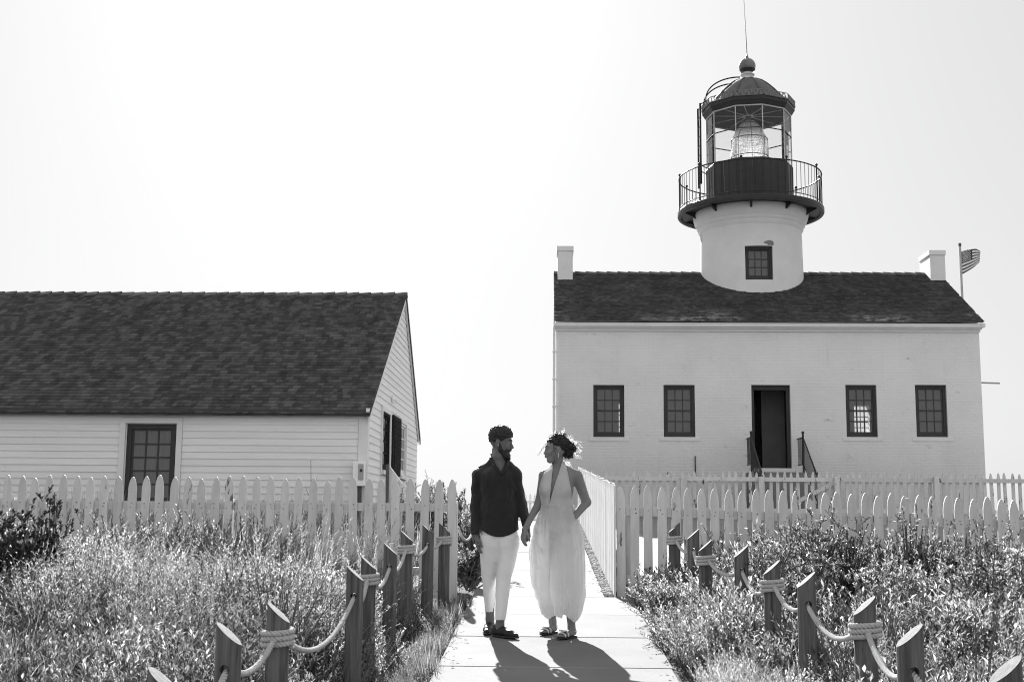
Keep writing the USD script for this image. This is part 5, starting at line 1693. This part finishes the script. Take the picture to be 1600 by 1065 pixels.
# chest under the shirt, neck, limbs
F.loft(*rows(YM, [(846, 754, 806, 0, .09), (800, 757, 803, 0, .09), (760, 754, 802, 0, .10), (742, 756, 800, -.01, .095), (732, 764, 795, -.01, .075), (724, 771, 790, -.005, .058)]), k=.03)
F.cap(PM(780.5, 727, .0), PM(779, 703, .01), .064, .058, k=.03)
F.ell(PM(779, 712, -.03), (.05, .05, .05), k=.03)
armR = [PM(748.5, 739, .01), PM(744.5, 790, .03), PM(744.5, 836, -.03)]
armL = [PM(803.5, 737, .0), PM(812.5, 785, .03), PM(823.5, 822, -.05)]
for A in (armR, armL):
    F.cap(A[0], A[1], .048, .040, k=.03); F.cap(A[1], A[2], .040, .027, k=.02)
head(F, hc, BM, 1.02)
hand(F, armR[2], (.10, -.10, -1), (1, .1, 0), curl=(.32, .38, .42, .48), thumb=.35, thumb_sign=-1 if np.cross((.10, -.10, -1), (1, .1, 0))[1] > 0 else 1, size=1.02)
hand(F, armL[2], (.06, -.18, -1), (-.75, -.55, 0), curl=(.55, .6, .6, .6), thumb=.5, thumb_sign=-1 if np.cross((.06, -.18, -1), (-.75, -.55, 0))[1] > 0 else 1, size=1.0)
LM = [[PM(766, 846), PM(764, 905, .03), PM(765.5, 966, .12)], [PM(793, 846), PM(786.5, 908, -.06), PM(781, 976, -.13)]]
for A in LM:
    F.cap(A[0], A[1], .07, .05, k=.02); F.cap(A[1], A[2], .05, .036, k=.02)
SHO = [(np.array([A[2][0], A[2][1], 0]), d) for A, d in zip(LM, (unit((-.10, -1, 0)), unit((.74, -.67, 0))))]
for A, (c0, d) in zip(LM, SHO):
    g0 = float(np.interp(c0[1], _PY, _PZ)) + .012
    F.cap(A[2], [c0[0], c0[1], g0 + .06], .036, .034, k=.015)
    F.cap([c0[0], c0[1], g0 + .05], np.array([c0[0], c0[1], g0 + .035]) + d * .13, .033, .026, k=.015)
V, Q = F.mesh()
V, T = smooth_mesh(V, Q, 2)
bodyM = obj('body', (V - baseM, T), SKIN_M, man, smooth=True)
LmM = lambda f, s_, u: hc + (BM[0] * f + BM[1] * s_ + BM[2] * u) * 1.02
eyes(man, LmM, baseM, 1.02)
tm_ = trimesh.creation.icosphere(2, 1.0); tm_.apply_scale([.005, .016, .0042])
Tm = np.eye(4); Tm[:3, :3] = np.array([BM[0], BM[1], BM[2]]).T; tm_.apply_transform(Tm); tm_.apply_translation(LmM(.1015, 0, -.0695) - baseM)
obj('teeth', tm_, TEETH, man, smooth=True)
# hair: tight curls, longer on the crown, cut along a line from the forehead to the nape
rr = np.random.default_rng(77)
H = Field(hc - .16, hc + .17, .0036)
H.ell(LmM(-.012, 0, .040), np.array([.102, .083, .094]), BM, k=0)
for k in range(1100):
    q = unit(rr.normal(0, 1, 3)); q[2] = abs(q[2]) if rr.uniform() < .6 else q[2]
    p = LmM(-.008 + q[0] * .101, q[1] * .082, .040 + q[2] * .094)
    H.cap(p, p + rr.normal(0, .003, 3), rr.uniform(.0050, .0075), k=.003)
sl, x, y, z = H.sub(hc - .2, hc + .2)
f_ = (x - hc[0]) * BM[0][0] + (y - hc[1]) * BM[0][1] + (z - hc[2]) * BM[0][2]
u_ = (x - hc[0]) * BM[2][0] + (y - hc[1]) * BM[2][1] + (z - hc[2]) * BM[2][2]
line = np.interp(f_, [-.13, -.085, -.03, .02, .06, .10], [-.060, -.055, -.012, -.008, .034, .056])
H.put(sl, (u_ - line).astype(np.float32) * .8, 0, 'sub') if False else None
H.F[sl] = np.maximum(H.F[sl], ((line - u_) * .8).astype(np.float32))
V, Q = H.mesh(); V, T = smooth_mesh(V, Q, 1)
obj('hair', (V - baseM, T), HAIRM, man, smooth=True)
Bd = Field(hc - .2, hc + .17, .0048)
for sg in (-1, 1):
    Bd.cap(LmM(.002, sg * .066, -.020), LmM(.022, sg * .060, -.075), .009, .018, k=.01)
    Bd.cap(LmM(.022, sg * .058, -.075), LmM(.066, sg * .020, -.118), .018, .026, k=.015)
    Bd.cap(LmM(.070, sg * .034, -.075), LmM(.076, sg * .022, -.105), .014, .018, k=.015)
    Bd.cap(LmM(.104, sg * .006, -.0545), LmM(.088, sg * .030, -.070), .0055, .0075, k=.006)
Bd.ell(LmM(.078, 0, -.118), (.030, .034, .030), BM, k=.015)
Bd.wrinkle(.0035, 70, 3)
V, Q = Bd.mesh(); V, T = smooth_mesh(V, Q, 1)
obj('beard', (V - baseM, T), HAIRM, man, smooth=True)
for sg in (-1, 1):
    obj('eyebrow', MB().tube(np.array([LmM(.097, sg * .012, .020), LmM(.094, sg * .030, .025), LmM(.080, sg * .046, .020)]) - baseM, [.004, .0045, .002], 6).get(), HAIRM, man, smooth=True)
es = min((1, -1), key=lambda sg: LmM(-.0, sg * .08, -.04)[1])
m = trimesh.creation.icosphere(2, .0058); m.apply_translation(LmM(.002, es * .086, -.040) - baseM)
obj('earring', m, GOLD, man, smooth=True)
# shirt
S = Field(PM(725, 860) - [0, .40, 0], PM(838, 700) + [0, .35, 0], .0056)
S.loft(*rows(YM, [(850, 748.5, 811, 0, .128), (838, 749, 811, 0, .128), (815, 750, 810.5, 0, .124), (795, 750.5, 808.5, 0, .120), (775, 750, 807, 0, .122), (755, 748, 807, -.005, .124), (742, 749, 805, -.008, .118), (734, 755, 800, -.005, .100), (727, 764, 795, .0, .080), (720, 769, 791, .005, .068)]), k=.02)
S.cap(PM(773, 722, .012), PM(749.5, 741.5, .012), .045, .062, k=.035); S.cap(PM(789, 723, .012), PM(803, 740, .005), .045, .061, k=.035)
S.cap(armR[0] - [0, 0, .03], armR[1], .060, .056, k=.03); S.cap(armR[1], armR[2] + [0, 0, .02], .056, .046, k=.02)
S.cap(armL[0] - [0, 0, .03], armL[1], .059, .054, k=.03); S.cap(armL[1], armL[1] + (armL[2] - armL[1]) * .88, .054, .044, k=.02)
S.wrinkle(.012, (10, 9, 4), 5); S.wrinkle(.011, (22, 22, 11), 6)
sl, x, y, z = S.sub(S.lo, S.lo + S.n * S.h)
xc = baseM[0]
# tails: the hem dips in the middle; cuffs are cut square; the neck opens in a V
hemz = PM(781, 838)[2] + ((x - PM(781, 838)[0]) / (PM(811, 838)[0] - PM(781, 838)[0])) ** 2 * (PM(781, 826)[2] - PM(781, 838)[2])
torso = (x > PM(749.5, 830)[0]) & (x < PM(812, 830)[0])
S.F[sl] = np.where(torso, np.maximum(S.F[sl], (hemz - z).astype(np.float32)), S.F[sl])
dR = unit(armR[2] - armR[1]); cR = armR[2] - dR * .005
S.F[sl] = np.where(~torso & (x < xc), np.maximum(S.F[sl], ((x - cR[0]) * dR[0] + (y - cR[1]) * dR[1] + (z - cR[2]) * dR[2]).astype(np.float32)), S.F[sl])
v0, vl, vr = PM(783.5, 737), PM(768.5, 712), PM(795, 714)
tz = (z - v0[2]) / (vl[2] - v0[2])
inV = np.maximum(np.maximum((v0[0] + (vl[0] - v0[0]) * tz) - x, x - (v0[0] + (vr[0] - v0[0]) * tz)), v0[2] - z)
inV = np.maximum(inV, y - (YM - .02))
S.F[sl] = np.maximum(S.F[sl], -inV.astype(np.float32))
S.F[sl] = np.maximum(S.F[sl], (z - PM(780, 709)[2]).astype(np.float32) + 0 * x + 0 * y)
V, Q = S.mesh(); V, T = smooth_mesh(V, Q, 2)
sh = obj('shirt', (V - baseM, T), SHIRT, man, smooth=True)
Cf = Field(PM(760, 745) - [0, .2, 0], PM(802, 700) + [0, .2, 0], .0045)
for pts in ([(779, 708.5, .075), (768.5, 710, .03), (767, 716, -.03), (773, 727, -.088), (782.5, 739, -.118)], [(779, 708.5, .075), (792, 711, .03), (795.5, 716, -.02), (792, 727, -.08), (784.5, 739, -.118)]):
    for a_, b_ in zip(pts[:-1], pts[1:]):
        Cf.cap(PM(*a_), PM(*b_), .0125, .0125, k=.01)
V, Q = Cf.mesh(); V, T = smooth_mesh(V, Q, 1)
obj('collar', (V - baseM, T), SHIRT, sh, smooth=True)
for py in (748, 764, 780, 796, 812):
    b = trimesh.creation.cylinder(.0055, .003, sections=10); b.apply_transform(trimesh.transformations.rotation_matrix(math.pi / 2, [1, 0, 0]))
    b.apply_translation(PM(783.5, py, -.131) - baseM); obj('button', b, SHOE, sh)
# trousers
Tr = Field(PM(740, 985) - [0, .45, 0], PM(820, 815) + [0, .35, 0], .0056)
Tr.loft(*rows(YM, [(874, 766, 794, 0, .055), (862, 757, 803, 0, .09), (850, 750, 810.5, 0, .118), (826, 752, 808, 0, .11)]), k=.03)
Tr.loft(*rows(YM, [(955, 757.5, 772.5, .12, .062), (930, 755.5, 774, .085, .068), (905, 753, 776, .045, .075), (880, 751, 779.5, .02, .088), (855, 750, 781, .0, .10), (838, 750, 782, 0, .105)]), k=.035)
Tr.loft(*rows(YM, [(968, 774, 789, -.13, .062), (930, 774.5, 795, -.095, .068), (905, 775, 798.5, -.06, .075), (880, 776.5, 805, -.03, .088), (855, 778, 809.5, .0, .10), (838, 778, 811, 0, .105)]), k=.03)
Tr.wrinkle(.007, (10, 10, 5), 8); Tr.wrinkle(.003, (26, 26, 12), 9)
V, Q = Tr.mesh(); V, T = smooth_mesh(V, Q, 2)
tr_ = obj('trousers', (V - baseM, T), TROUS, man, smooth=True)
obj('fly_seam', MB().tube([PM(780, 842, -.122) - baseM, PM(779.5, 862, -.116) - baseM, PM(778.5, 878, -.095) - baseM], .003, 5).get(), TROUS, tr_)
for A, (c0, d) in zip(LM, SHO):
    g0 = float(np.interp(c0[1], _PY, _PZ)) + .012
    s_ = np.array([-d[1], d[0], 0])
    c = np.array([c0[0], c0[1], g0])
    Sh = Field(c - [.27, .27, .02], c + [.27, .27, .2], .0048)
    up = np.array([0, 0, 1.0])
    Sh.cap(c - d * .035 + up * .045, c + d * .04 + up * .05, .040, .040, k=.015)
    Sh.cap(c + d * .04 + up * .048, c + d * .12 + up * .036, .041, .038, k=.02, flat=(up, 1.15))
    Sh.cap(c + d * .12 + up * .032, c + d * .185 + up * .024, .038, .026, k=.02, flat=(up, 1.25))
    Sh.cap(c - d * .035 + up * .05, c - d * .03 + up * .075, .038, .036, k=.01)
    sl, x, y, z = Sh.sub(Sh.lo, Sh.lo + Sh.n * Sh.h)
    Sh.F[sl] = np.maximum(Sh.F[sl], (c[2] + .014 - z).astype(np.float32))
    V, Q = Sh.mesh(); V, T = smooth_mesh(V, Q, 2)
    so = obj('shoe', (V - baseM, T), SHOE, man, smooth=True)
    So = Field(c - [.27, .27, .02], c + [.27, .27, .06], .0048)
    So.cap(c - d * .038 + up * .012, c + d * .10 + up * .012, .039, .045, k=.01); So.cap(c + d * .10 + up * .012, c + d * .188 + up * .012, .045, .028, k=.01)
    sl, x, y, z = So.sub(So.lo, So.lo + So.n * So.h)
    So.F[sl] = np.maximum(np.maximum(So.F[sl], (c[2] + .002 - z).astype(np.float32)), (z - c[2] - .018).astype(np.float32))
    V, Q = So.mesh(); V, T = smooth_mesh(V, Q, 1)
    obj('sole', (V - baseM, T), SOLE, so, smooth=40)
    for q in (.06, .085):
        pts = [c + d * q + s_ * t + up * (.097 - q * .28 - (t / .03) ** 2 * .012) for t in np.linspace(-.03, .03, 7)]
        obj('shoe_lace', MB().tube(np.array(pts) - baseM, .0035, 5).get(), SHOE, so, smooth=True)

# ---------------- the woman
YW = 10.62
baseW = np.array([at(876, 988, YW)[0], YW, float(np.interp(YW, _PY, _PZ)) + .012])
PW = lambda x, y, dy=0.0: at(x, y, YW + dy)
wom = thing('person', 'person in long white halter jumpsuit with curly updo and sandals, hand in pocket', 'person', loc=baseW)
BW = head_basis(-76, 2, 2)
hw = PW(868.5, 700.5, -.02)
SW = .97
F = Field(PW(806, 1002) - [0, .55, .03], PW(930, 668) + [0, .45, .02], .0050)
TORSO = [(830, 842, 900, 0, .11), (810, 842, 898, 0, .105), (790, 847.5, 893.5, 0, .098), (778, 846.5, 894, 0, .100), (765, 844.5, 896, -.005, .108), (752, 846, 897, -.005, .108), (742, 852, 898, 0, .090), (735, 858, 892, .005, .070), (729, 864, 884, .01, .055)]
F.loft(*rows(YW, TORSO), k=.03)
for px_ in (856, 881):   # bust
    F.ell(PW(px_, 764, -.075), (.062, .055, .062), k=.03)
F.cap(PW(851, 742, .01), PW(864, 735, .01), .040, .045, k=.03); F.cap(PW(900, 742, .01), PW(884, 735, .01), .042, .045, k=.03)
F.cap(PW(872.5, 732, .015), PW(871, 715, .01), .052, .049, k=.025)
aR = [PW(850, 743, .01), PW(842.5, 785, .03), PW(820, 826, -.06)]
aL = [PW(902, 744, .01), PW(916, 784, .07), PW(896, 809, -.045)]
F.cap(aR[0], aR[1], .043, .036, k=.03); F.cap(aR[1], aR[2], .037, .024, k=.02)
F.cap(aL[0], aL[1], .048, .040, k=.03); F.cap(aL[1], aL[2], .041, .028, k=.02)
head(F, hw, BW, SW, True)
hd = unit(aR[2] - aR[1])
hand(F, aR[2], (-.18, -.10, -1), (.75, .55, -.1), curl=(.35, .42, .5, .6), thumb=.4, thumb_sign=-1 if np.cross((-.18, -.1, -1), (.75, .55, 0))[1] > 0 else 1, size=.90)
hand(F, aL[2] + np.array([.0, .03, .0]), (-.55, .35, -1.1), (-.2, .9, 0), curl=(.1, .1, .1, .1), thumb=.1, size=.8)
LW = [[PW(860, 835, .0), PW(858, 900, .04), PW(863.5, 971, .17)], [PW(885, 835, .0), PW(889, 900, -.05), PW(893, 980, -.06)]]
FT = [unit((-.52, -.85, 0)), unit((-.62, -.78, 0))]
for A, d in zip(LW, FT):
    F.cap(A[0], A[1], .075, .052, k=.02); F.cap(A[1], A[1] + (A[2] - A[1]) * .45, .052, .050, k=.02); F.cap(A[1] + (A[2] - A[1]) * .45, A[2], .050, .031, k=.02)
    c = np.array([A[2][0], A[2][1], float(np.interp(A[2][1], _PY, _PZ)) + .012]); s_ = np.array([-d[1], d[0], 0]); up = np.array([0, 0, 1.0])
    F.cap(A[2], c + up * .06 - d * .01, .032, .031, k=.015)
    F.cap(c + up * .045 - d * .02, c + d * .11 + up * .034, .030, .026, k=.02, flat=(up, 1.1))
    for t, L_ in zip((-.026, -.010, .004, .017, .029), (.175, .178, .172, .163, .150)):
        F.cap(c + d * .10 + s_ * t * .9 + up * .032, c + d * (L_ - .01) + s_ * t + up * .027, .012, .0085, k=.006)
V, Q = F.mesh(); V, T = smooth_mesh(V, Q, 2)
obj('body', (V - baseW, T), SKIN_W, wom, smooth=True)
LmW = lambda f, s_, u: hw + (BW[0] * f + BW[1] * s_ + BW[2] * u) * SW
eyes(wom, LmW, baseW, SW)
for sg in (-1, 1):
    obj('eyebrow', MB().tube(np.array([LmW(.096, sg * .012, .020), LmW(.093, sg * .030, .026), LmW(.080, sg * .046, .020)]) - baseW, [.0028, .003, .0015], 6).get(), HAIRM, wom, smooth=True)
es = min((1, -1), key=lambda sg: LmW(-.0, sg * .08, -.04)[1])
pe = LmW(.0, es * .086, -.044)
obj('earring', MB().tube(np.array([pe, pe - [0, 0, .02], pe - [.002, 0, .045]]) - baseW, [.0022, .0025, .0045], 6).get(), GOLD, wom, smooth=True)
# halter panels laid on the body's front
def front_y(x, z):
    i, k = int(round((x - F.lo[0]) / F.h)), int(round((z - F.lo[2]) / F.h))
    col = F.F[np.clip(i, 0, F.n[0] - 1), :, np.clip(k, 0, F.n[2] - 1)]
    w = np.argmax(col < 0)
    return F.lo[1] + w * F.h if (col < 0).any() else None
panels = [([(862, 726), (850.5, 738), (845, 752), (842.3, 765), (844.5, 777), (847, 790)], [(863.5, 727), (861.5, 745), (860.5, 757), (859.5, 768), (858.7, 778), (858, 790)]),
          ([(879, 720), (873, 741), (868, 755), (864, 768), (861, 779), (858.5, 790)], [(882.5, 722), (887, 740), (889.5, 753), (892, 768), (893.3, 778), (894.5, 790)])]
jump = thing('jumpsuit', parent=wom)
for A, B in panels:
    t = np.linspace(0, 1, 26); u = np.linspace(0, 1, 12)
    A, B = np.array(A, float), np.array(B, float)
    tt = np.linspace(0, 1, len(A))
    a2 = np.stack([np.interp(t, tt, A[:, 0]), np.interp(t, tt, A[:, 1])], 1); b2 = np.stack([np.interp(t, tt, B[:, 0]), np.interp(t, tt, B[:, 1])], 1)
    G = np.zeros((26, 12, 3))
    for i in range(26):
        for j in range(12):
            p2 = a2[i] * (1 - u[j]) + b2[i] * u[j]
            y = YW - .05
            for _ in range(4):
                p = at(p2[0], p2[1], y)
                fy = front_y(p[0], p[2])
                if fy is None:
                    break
                y = fy - .021
            G[i, j] = at(p2[0], p2[1], y)
    from scipy.ndimage import gaussian_filter
    Gy = gaussian_filter(G[:, :, 1], 1.2, mode='nearest') - .004
    for i in range(26):
        for j in range(12):
            p2 = a2[i] * (1 - u[j]) + b2[i] * u[j]
            fold = .0025 * math.sin(u[j] * 15 + t[i] * 2.0) * math.sin(t[i] * math.pi)
            G[i, j] = at(p2[0], p2[1], Gy[i, j] + fold)
    ii = np.arange(26 * 12).reshape(26, 12)
    fq = np.stack([ii[:-1, :-1], ii[1:, :-1], ii[1:, 1:], ii[:-1, 1:]], -1).reshape(-1, 4)
    V = np.vstack([G.reshape(-1, 3), G.reshape(-1, 3) + [0, .006, 0]])
    fq2 = fq[:, ::-1] + 312
    ed = list(ii[0, :]) + list(ii[1:, -1]) + list(ii[-1, -2::-1]) + list(ii[-2:0:-1, 0])
    rim = [[ed[k], ed[(k + 1) % len(ed)], ed[(k + 1) % len(ed)] + 312, ed[k] + 312] for k in range(len(ed))]
    obj('halter_panel', (V - baseW, np.vstack([fq, fq2, np.array(rim)])), DRESS, jump, smooth=40)
    for E in (a2, b2):
        pts = np.array([at(E[i][0], E[i][1], (Gy[i, 0] if E is a2 else Gy[i, -1]) - .002) for i in range(26)])
        obj('panel_hem', MB().tube(pts - baseW, .0032, 5).get(), DRESS, jump, smooth=True)
# strap round the nape with a small tied bow
obj('neck_strap', MB().tube(np.array([PW(863, 727, -.045), PW(862, 724.5, .0), PW(866, 721, .055), PW(874, 719.5, .075), PW(880, 719.5, .05), PW(881.5, 721, -.01), PW(880.5, 722.5, -.05)]) - baseW, .006, 6).get(), DRESS, jump, smooth=True)
for q in ([(880, 721, .06), (888, 722, .075), (892, 727, .075), (890, 731, .07)], [(880, 721, .06), (886, 726, .08), (891, 729, .08), (896, 733, .075)]):
    obj('strap_bow', MB().tube(np.array([PW(*z_) for z_ in q]) - baseW, [.005, .009, .010, .004], 6).get(), DRESS, jump, smooth=True)
# wide legs
D = Field(PW(815, 985) - [0, .50, 0], PW(930, 780) + [0, .40, 0], .0056)
D.loft(*rows(YW, [(838, 836, 906, 0, .15), (828, 834, 907.5, 0, .165), (815, 837, 902, 0, .150), (803, 841, 897, 0, .132), (794, 845, 894.5, 0, .116), (787, 846.5, 894.5, 0, .108)]), k=.01)
D.loft(*rows(YW, [(975, 853, 868, .10, .09), (962, 851, 869, .10, .11), (945, 845, 868, .09, .13), (925, 836.5, 866, .08, .15), (905, 831.5, 866, .07, .16), (880, 829.5, 868, .05, .165), (850, 830.5, 872, .02, .165), (825, 838, 874, 0, .14), (800, 850, 872, 0, .09)]), k=.03)
D.loft(*rows(YW, [(985, 868, 903, -.04, .13), (963, 865, 905.5, -.05, .15), (945, 862, 911, -.06, .165), (925, 860, 915, -.06, .175), (905, 859.5, 915, -.06, .18), (880, 859, 914, -.05, .18), (850, 857, 912, -.03, .17), (825, 856, 904, -.01, .14), (800, 866, 890, 0, .09)]), k=.03)
sl, x, y, z = D.sub(D.lo, D.lo + D.n * D.h)
hx = np.array([830, 845, 856, 870, 877.5, 879.5, 886, 899, 902, 915.]); hy = np.array([950, 955, 963, 963.5, 963.5, 957, 959, 970, 968, 945.])
hX = np.array([PW(a_, b_)[0] for a_, b_ in zip(hx, hy)]); hZ = np.array([PW(a_, b_)[2] for a_, b_ in zip(hx, hy)])
D.F[sl] = np.maximum(D.F[sl], (np.interp(x, hX, hZ) - z).astype(np.float32) * .9 + 0 * y)
D.wrinkle(.030, (13, 9, 1.2), 12); D.wrinkle(.014, (34, 24, 2.4), 14); D.wrinkle(.008, (9, 9, 12), 17); D.wrinkle(.0025, (20, 20, 20), 15)
D.F[sl] = np.maximum(D.F[sl], (z - PW(870, 788)[2]).astype(np.float32) + 0 * x + 0 * y)
V, Q = D.mesh(); V, T = smooth_mesh(V, Q, 2)
obj('wide_legs', (V - baseW, T), DRESS, jump, smooth=True)
Wb = Field(PW(838, 800) - [0, .2, 0], PW(902, 780) + [0, .2, 0], .0045)
Wb.loft(*rows(YW, [(792.5, 845.5, 895, 0, .116), (786.5, 846, 895, 0, .112)]), k=0)
V, Q = Wb.mesh(); V, T = smooth_mesh(V, Q, 1)
obj('waistband', (V - baseW, T), DRESS, jump, smooth=40)
obj('pocket_edge', MB().tube(np.array([PW(893.5, 800, -.075), PW(896.5, 808, -.085), PW(898.5, 814.5, -.08)]) - baseW, .004, 5).get(), DRESS, jump, smooth=True)
for A, d in zip(LW, FT):
    c = np.array([A[2][0], A[2][1], float(np.interp(A[2][1], _PY, _PZ)) + .012]); s_ = np.array([-d[1], d[0], 0]); up = np.array([0, 0, 1.0])
    sd = thing('sandal', parent=wom)
    So = Field(c - [.26, .26, .02], c + [.26, .26, .06], .0046)
    So.cap(c - d * .03 + up * .012, c + d * .09 + up * .012, .031, .041, k=.01); So.cap(c + d * .09 + up * .012, c + d * .165 + up * .012, .041, .028, k=.01)
    sl, x, y, z = So.sub(So.lo, So.lo + So.n * So.h)
    So.F[sl] = np.maximum(np.maximum(So.F[sl], (c[2] + .002 - z).astype(np.float32)), (z - c[2] - .017).astype(np.float32))
    V, Q = So.mesh(); V, T = smooth_mesh(V, Q, 1)
    obj('sole', (V - baseW, T), SOLE, sd, smooth=40)
    for q, h_ in ((.135, .045), (.095, .058)):
        a = np.linspace(-1.75, 1.75, 15)
        pts = np.stack([c + d * q + s_ * .041 * math.sin(t) + up * (.016 + (h_ - .010) * max(0, math.cos(t * .86))) for t in a])
        obj('strap', MB().tube(pts - baseW, .007, 6).get(), SANDAL, sd, smooth=True)
    ct = c + d * .115 + up * .062
    for sg in (-1, 1):
        t = np.linspace(0, 2 * np.pi, 13)
        pts = np.stack([ct + s_ * sg * (.018 - .018 * math.cos(q)) + d * .014 * math.sin(q) + up * .006 * math.sin(q / 2) for q in t])
        obj('bow_loop', MB().tube(pts - baseW, .006, 6).get(), SANDAL, sd, smooth=True)
    kb = trimesh.creation.icosphere(2, .009); kb.apply_translation(ct - baseW); obj('bow_knot', kb, SANDAL, sd, smooth=True)
    hs = np.stack([c - d * .028 * math.cos(q) * 1.15 + s_ * .036 * math.sin(q) + up * (.055 + .01 * math.cos(q)) for q in np.linspace(-1.6, 1.6, 13)])
    obj('heel_strap', MB().tube(hs - baseW, .0045, 6).get(), SANDAL, sd, smooth=True)
# hair: a gathered mass of curls with loose tendrils
rr = np.random.default_rng(91)
H = Field(hw - .22, hw + .24, .004)
H.ell(LmW(-.022, 0, .036), np.array([.092, .082, .086]) * SW, BW, k=0)
bun = PW(886, 702, .03)
H.ell(bun, (.058, .058, .066), k=.03)
H.ell(PW(880, 690, .01), (.055, .055, .05), k=.03)
for k in range(700):
    if rr.uniform() < .5:
        q = unit(rr.normal(0, 1, 3)); q[2] = abs(q[2])
        p = LmW(-.022 + q[0] * .09, q[1] * .082, .036 + q[2] * .085)
    else:
        q = unit(rr.normal(0, 1, 3)); p = bun + q * [.058, .058, .066]
    H.cap(p, p + rr.normal(0, .010, 3), rr.uniform(.005, .010), k=.002)
sl, x, y, z = H.sub(H.lo, H.lo + H.n * H.h)
f_ = (x - hw[0]) * BW[0][0] + (y - hw[1]) * BW[0][1] + (z - hw[2]) * BW[0][2]
u_ = (x - hw[0]) * BW[2][0] + (y - hw[1]) * BW[2][1] + (z - hw[2]) * BW[2][2]
line = np.interp(f_, [-.2, -.12, -.06, -.02, .02, .06, .09, .2], [-.13, -.13, -.055, .008, .018, .034, .060, .07])
H.F[sl] = np.maximum(H.F[sl], ((line - u_) * .8).astype(np.float32))
V, Q = H.mesh(); V, T = smooth_mesh(V, Q, 1)
hair = obj('hair', (V - baseW, T), HAIRM, wom, smooth=True)


def curl(p, d, L, amp, turns, r, m, drop=.3):
    d = unit(d); t = np.linspace(0, 1, int(12 * turns) + 4)
    a = unit(np.cross(d, [.3, .2, 1])); b = np.cross(d, a)
    ph = rr.uniform(0, 6.28)
    C = p + d * L * t[:, None] + [0, 0, -1] * (drop * L * t ** 2)[:, None] + amp * np.minimum(1, t * 4)[:, None] * (np.cos(ph + 2 * np.pi * turns * t)[:, None] * a + np.sin(ph + 2 * np.pi * turns * t)[:, None] * b)
    if isinstance(m, list):
        for _ in range(4):
            m.append(C - baseW + rr.normal(0, .0022, 3) * np.linspace(.3, 1, len(t))[:, None])
    else:
        m.tube(C - baseW, r * np.linspace(1, .5, len(t)), 4, caps=False)


cm, fz = MB(), []
for k in range(420):
    q = unit(rr.normal(0, 1, 3)); q[2] = abs(q[2]) * 1.0
    if rr.uniform() < .45:
        p = LmW(-.03 + q[0] * .085, q[1] * .080, .04 + q[2] * .085)
    else:
        p = bun + q * [.055, .055, .062]
    curl(p, q * .5 + rr.normal(0, .7, 3) + [.35, 0, 0], rr.uniform(.03, .06), rr.uniform(.005, .010), rr.uniform(1.4, 2.6), rr.uniform(.0018, .0032), cm)
for k in range(140):
    q = unit(rr.normal(0, 1, 3) * [1, 1, .8] + [.2, .35, .6])
    p = (bun if rr.uniform() < .55 else LmW(-.03, 0, .05)) + q * [.06, .06, .066]
    curl(p, q + rr.normal(0, .35, 3) + [.5, 0, .1], rr.uniform(.03, .10), rr.uniform(.005, .012), rr.uniform(.8, 2.2), rr.uniform(.0011, .0022), fz, .25)
for a_ in ((853, 692), (852, 695), (855, 690)):      # tendrils blown forward past the brow
    p = PW(a_[0], a_[1], -.03)
    curl(p, (-.6, -.1, -.75), rr.uniform(.08, .12), .005, 1.6, .0017, cm, .2)
    curl(p, (-.85, -.1, -.5), rr.uniform(.08, .13), .007, 1.5, .0011, fz, .25)
for q in (((867, 697), (-.18, -.1, -1), .10), ((868, 699), (-.1, -.15, -1), .12), ((866, 695), (-.3, -.1, -1), .09)):   # in front of the ear
    curl(PW(q[0][0], q[0][1], -.11), q[1], q[2], .006, 1.8, .0024, cm, .1)
obj('curls', cm.get(), HAIRM, hair, smooth=True)
strands('flyaway_curls', fz, .0005, hair)
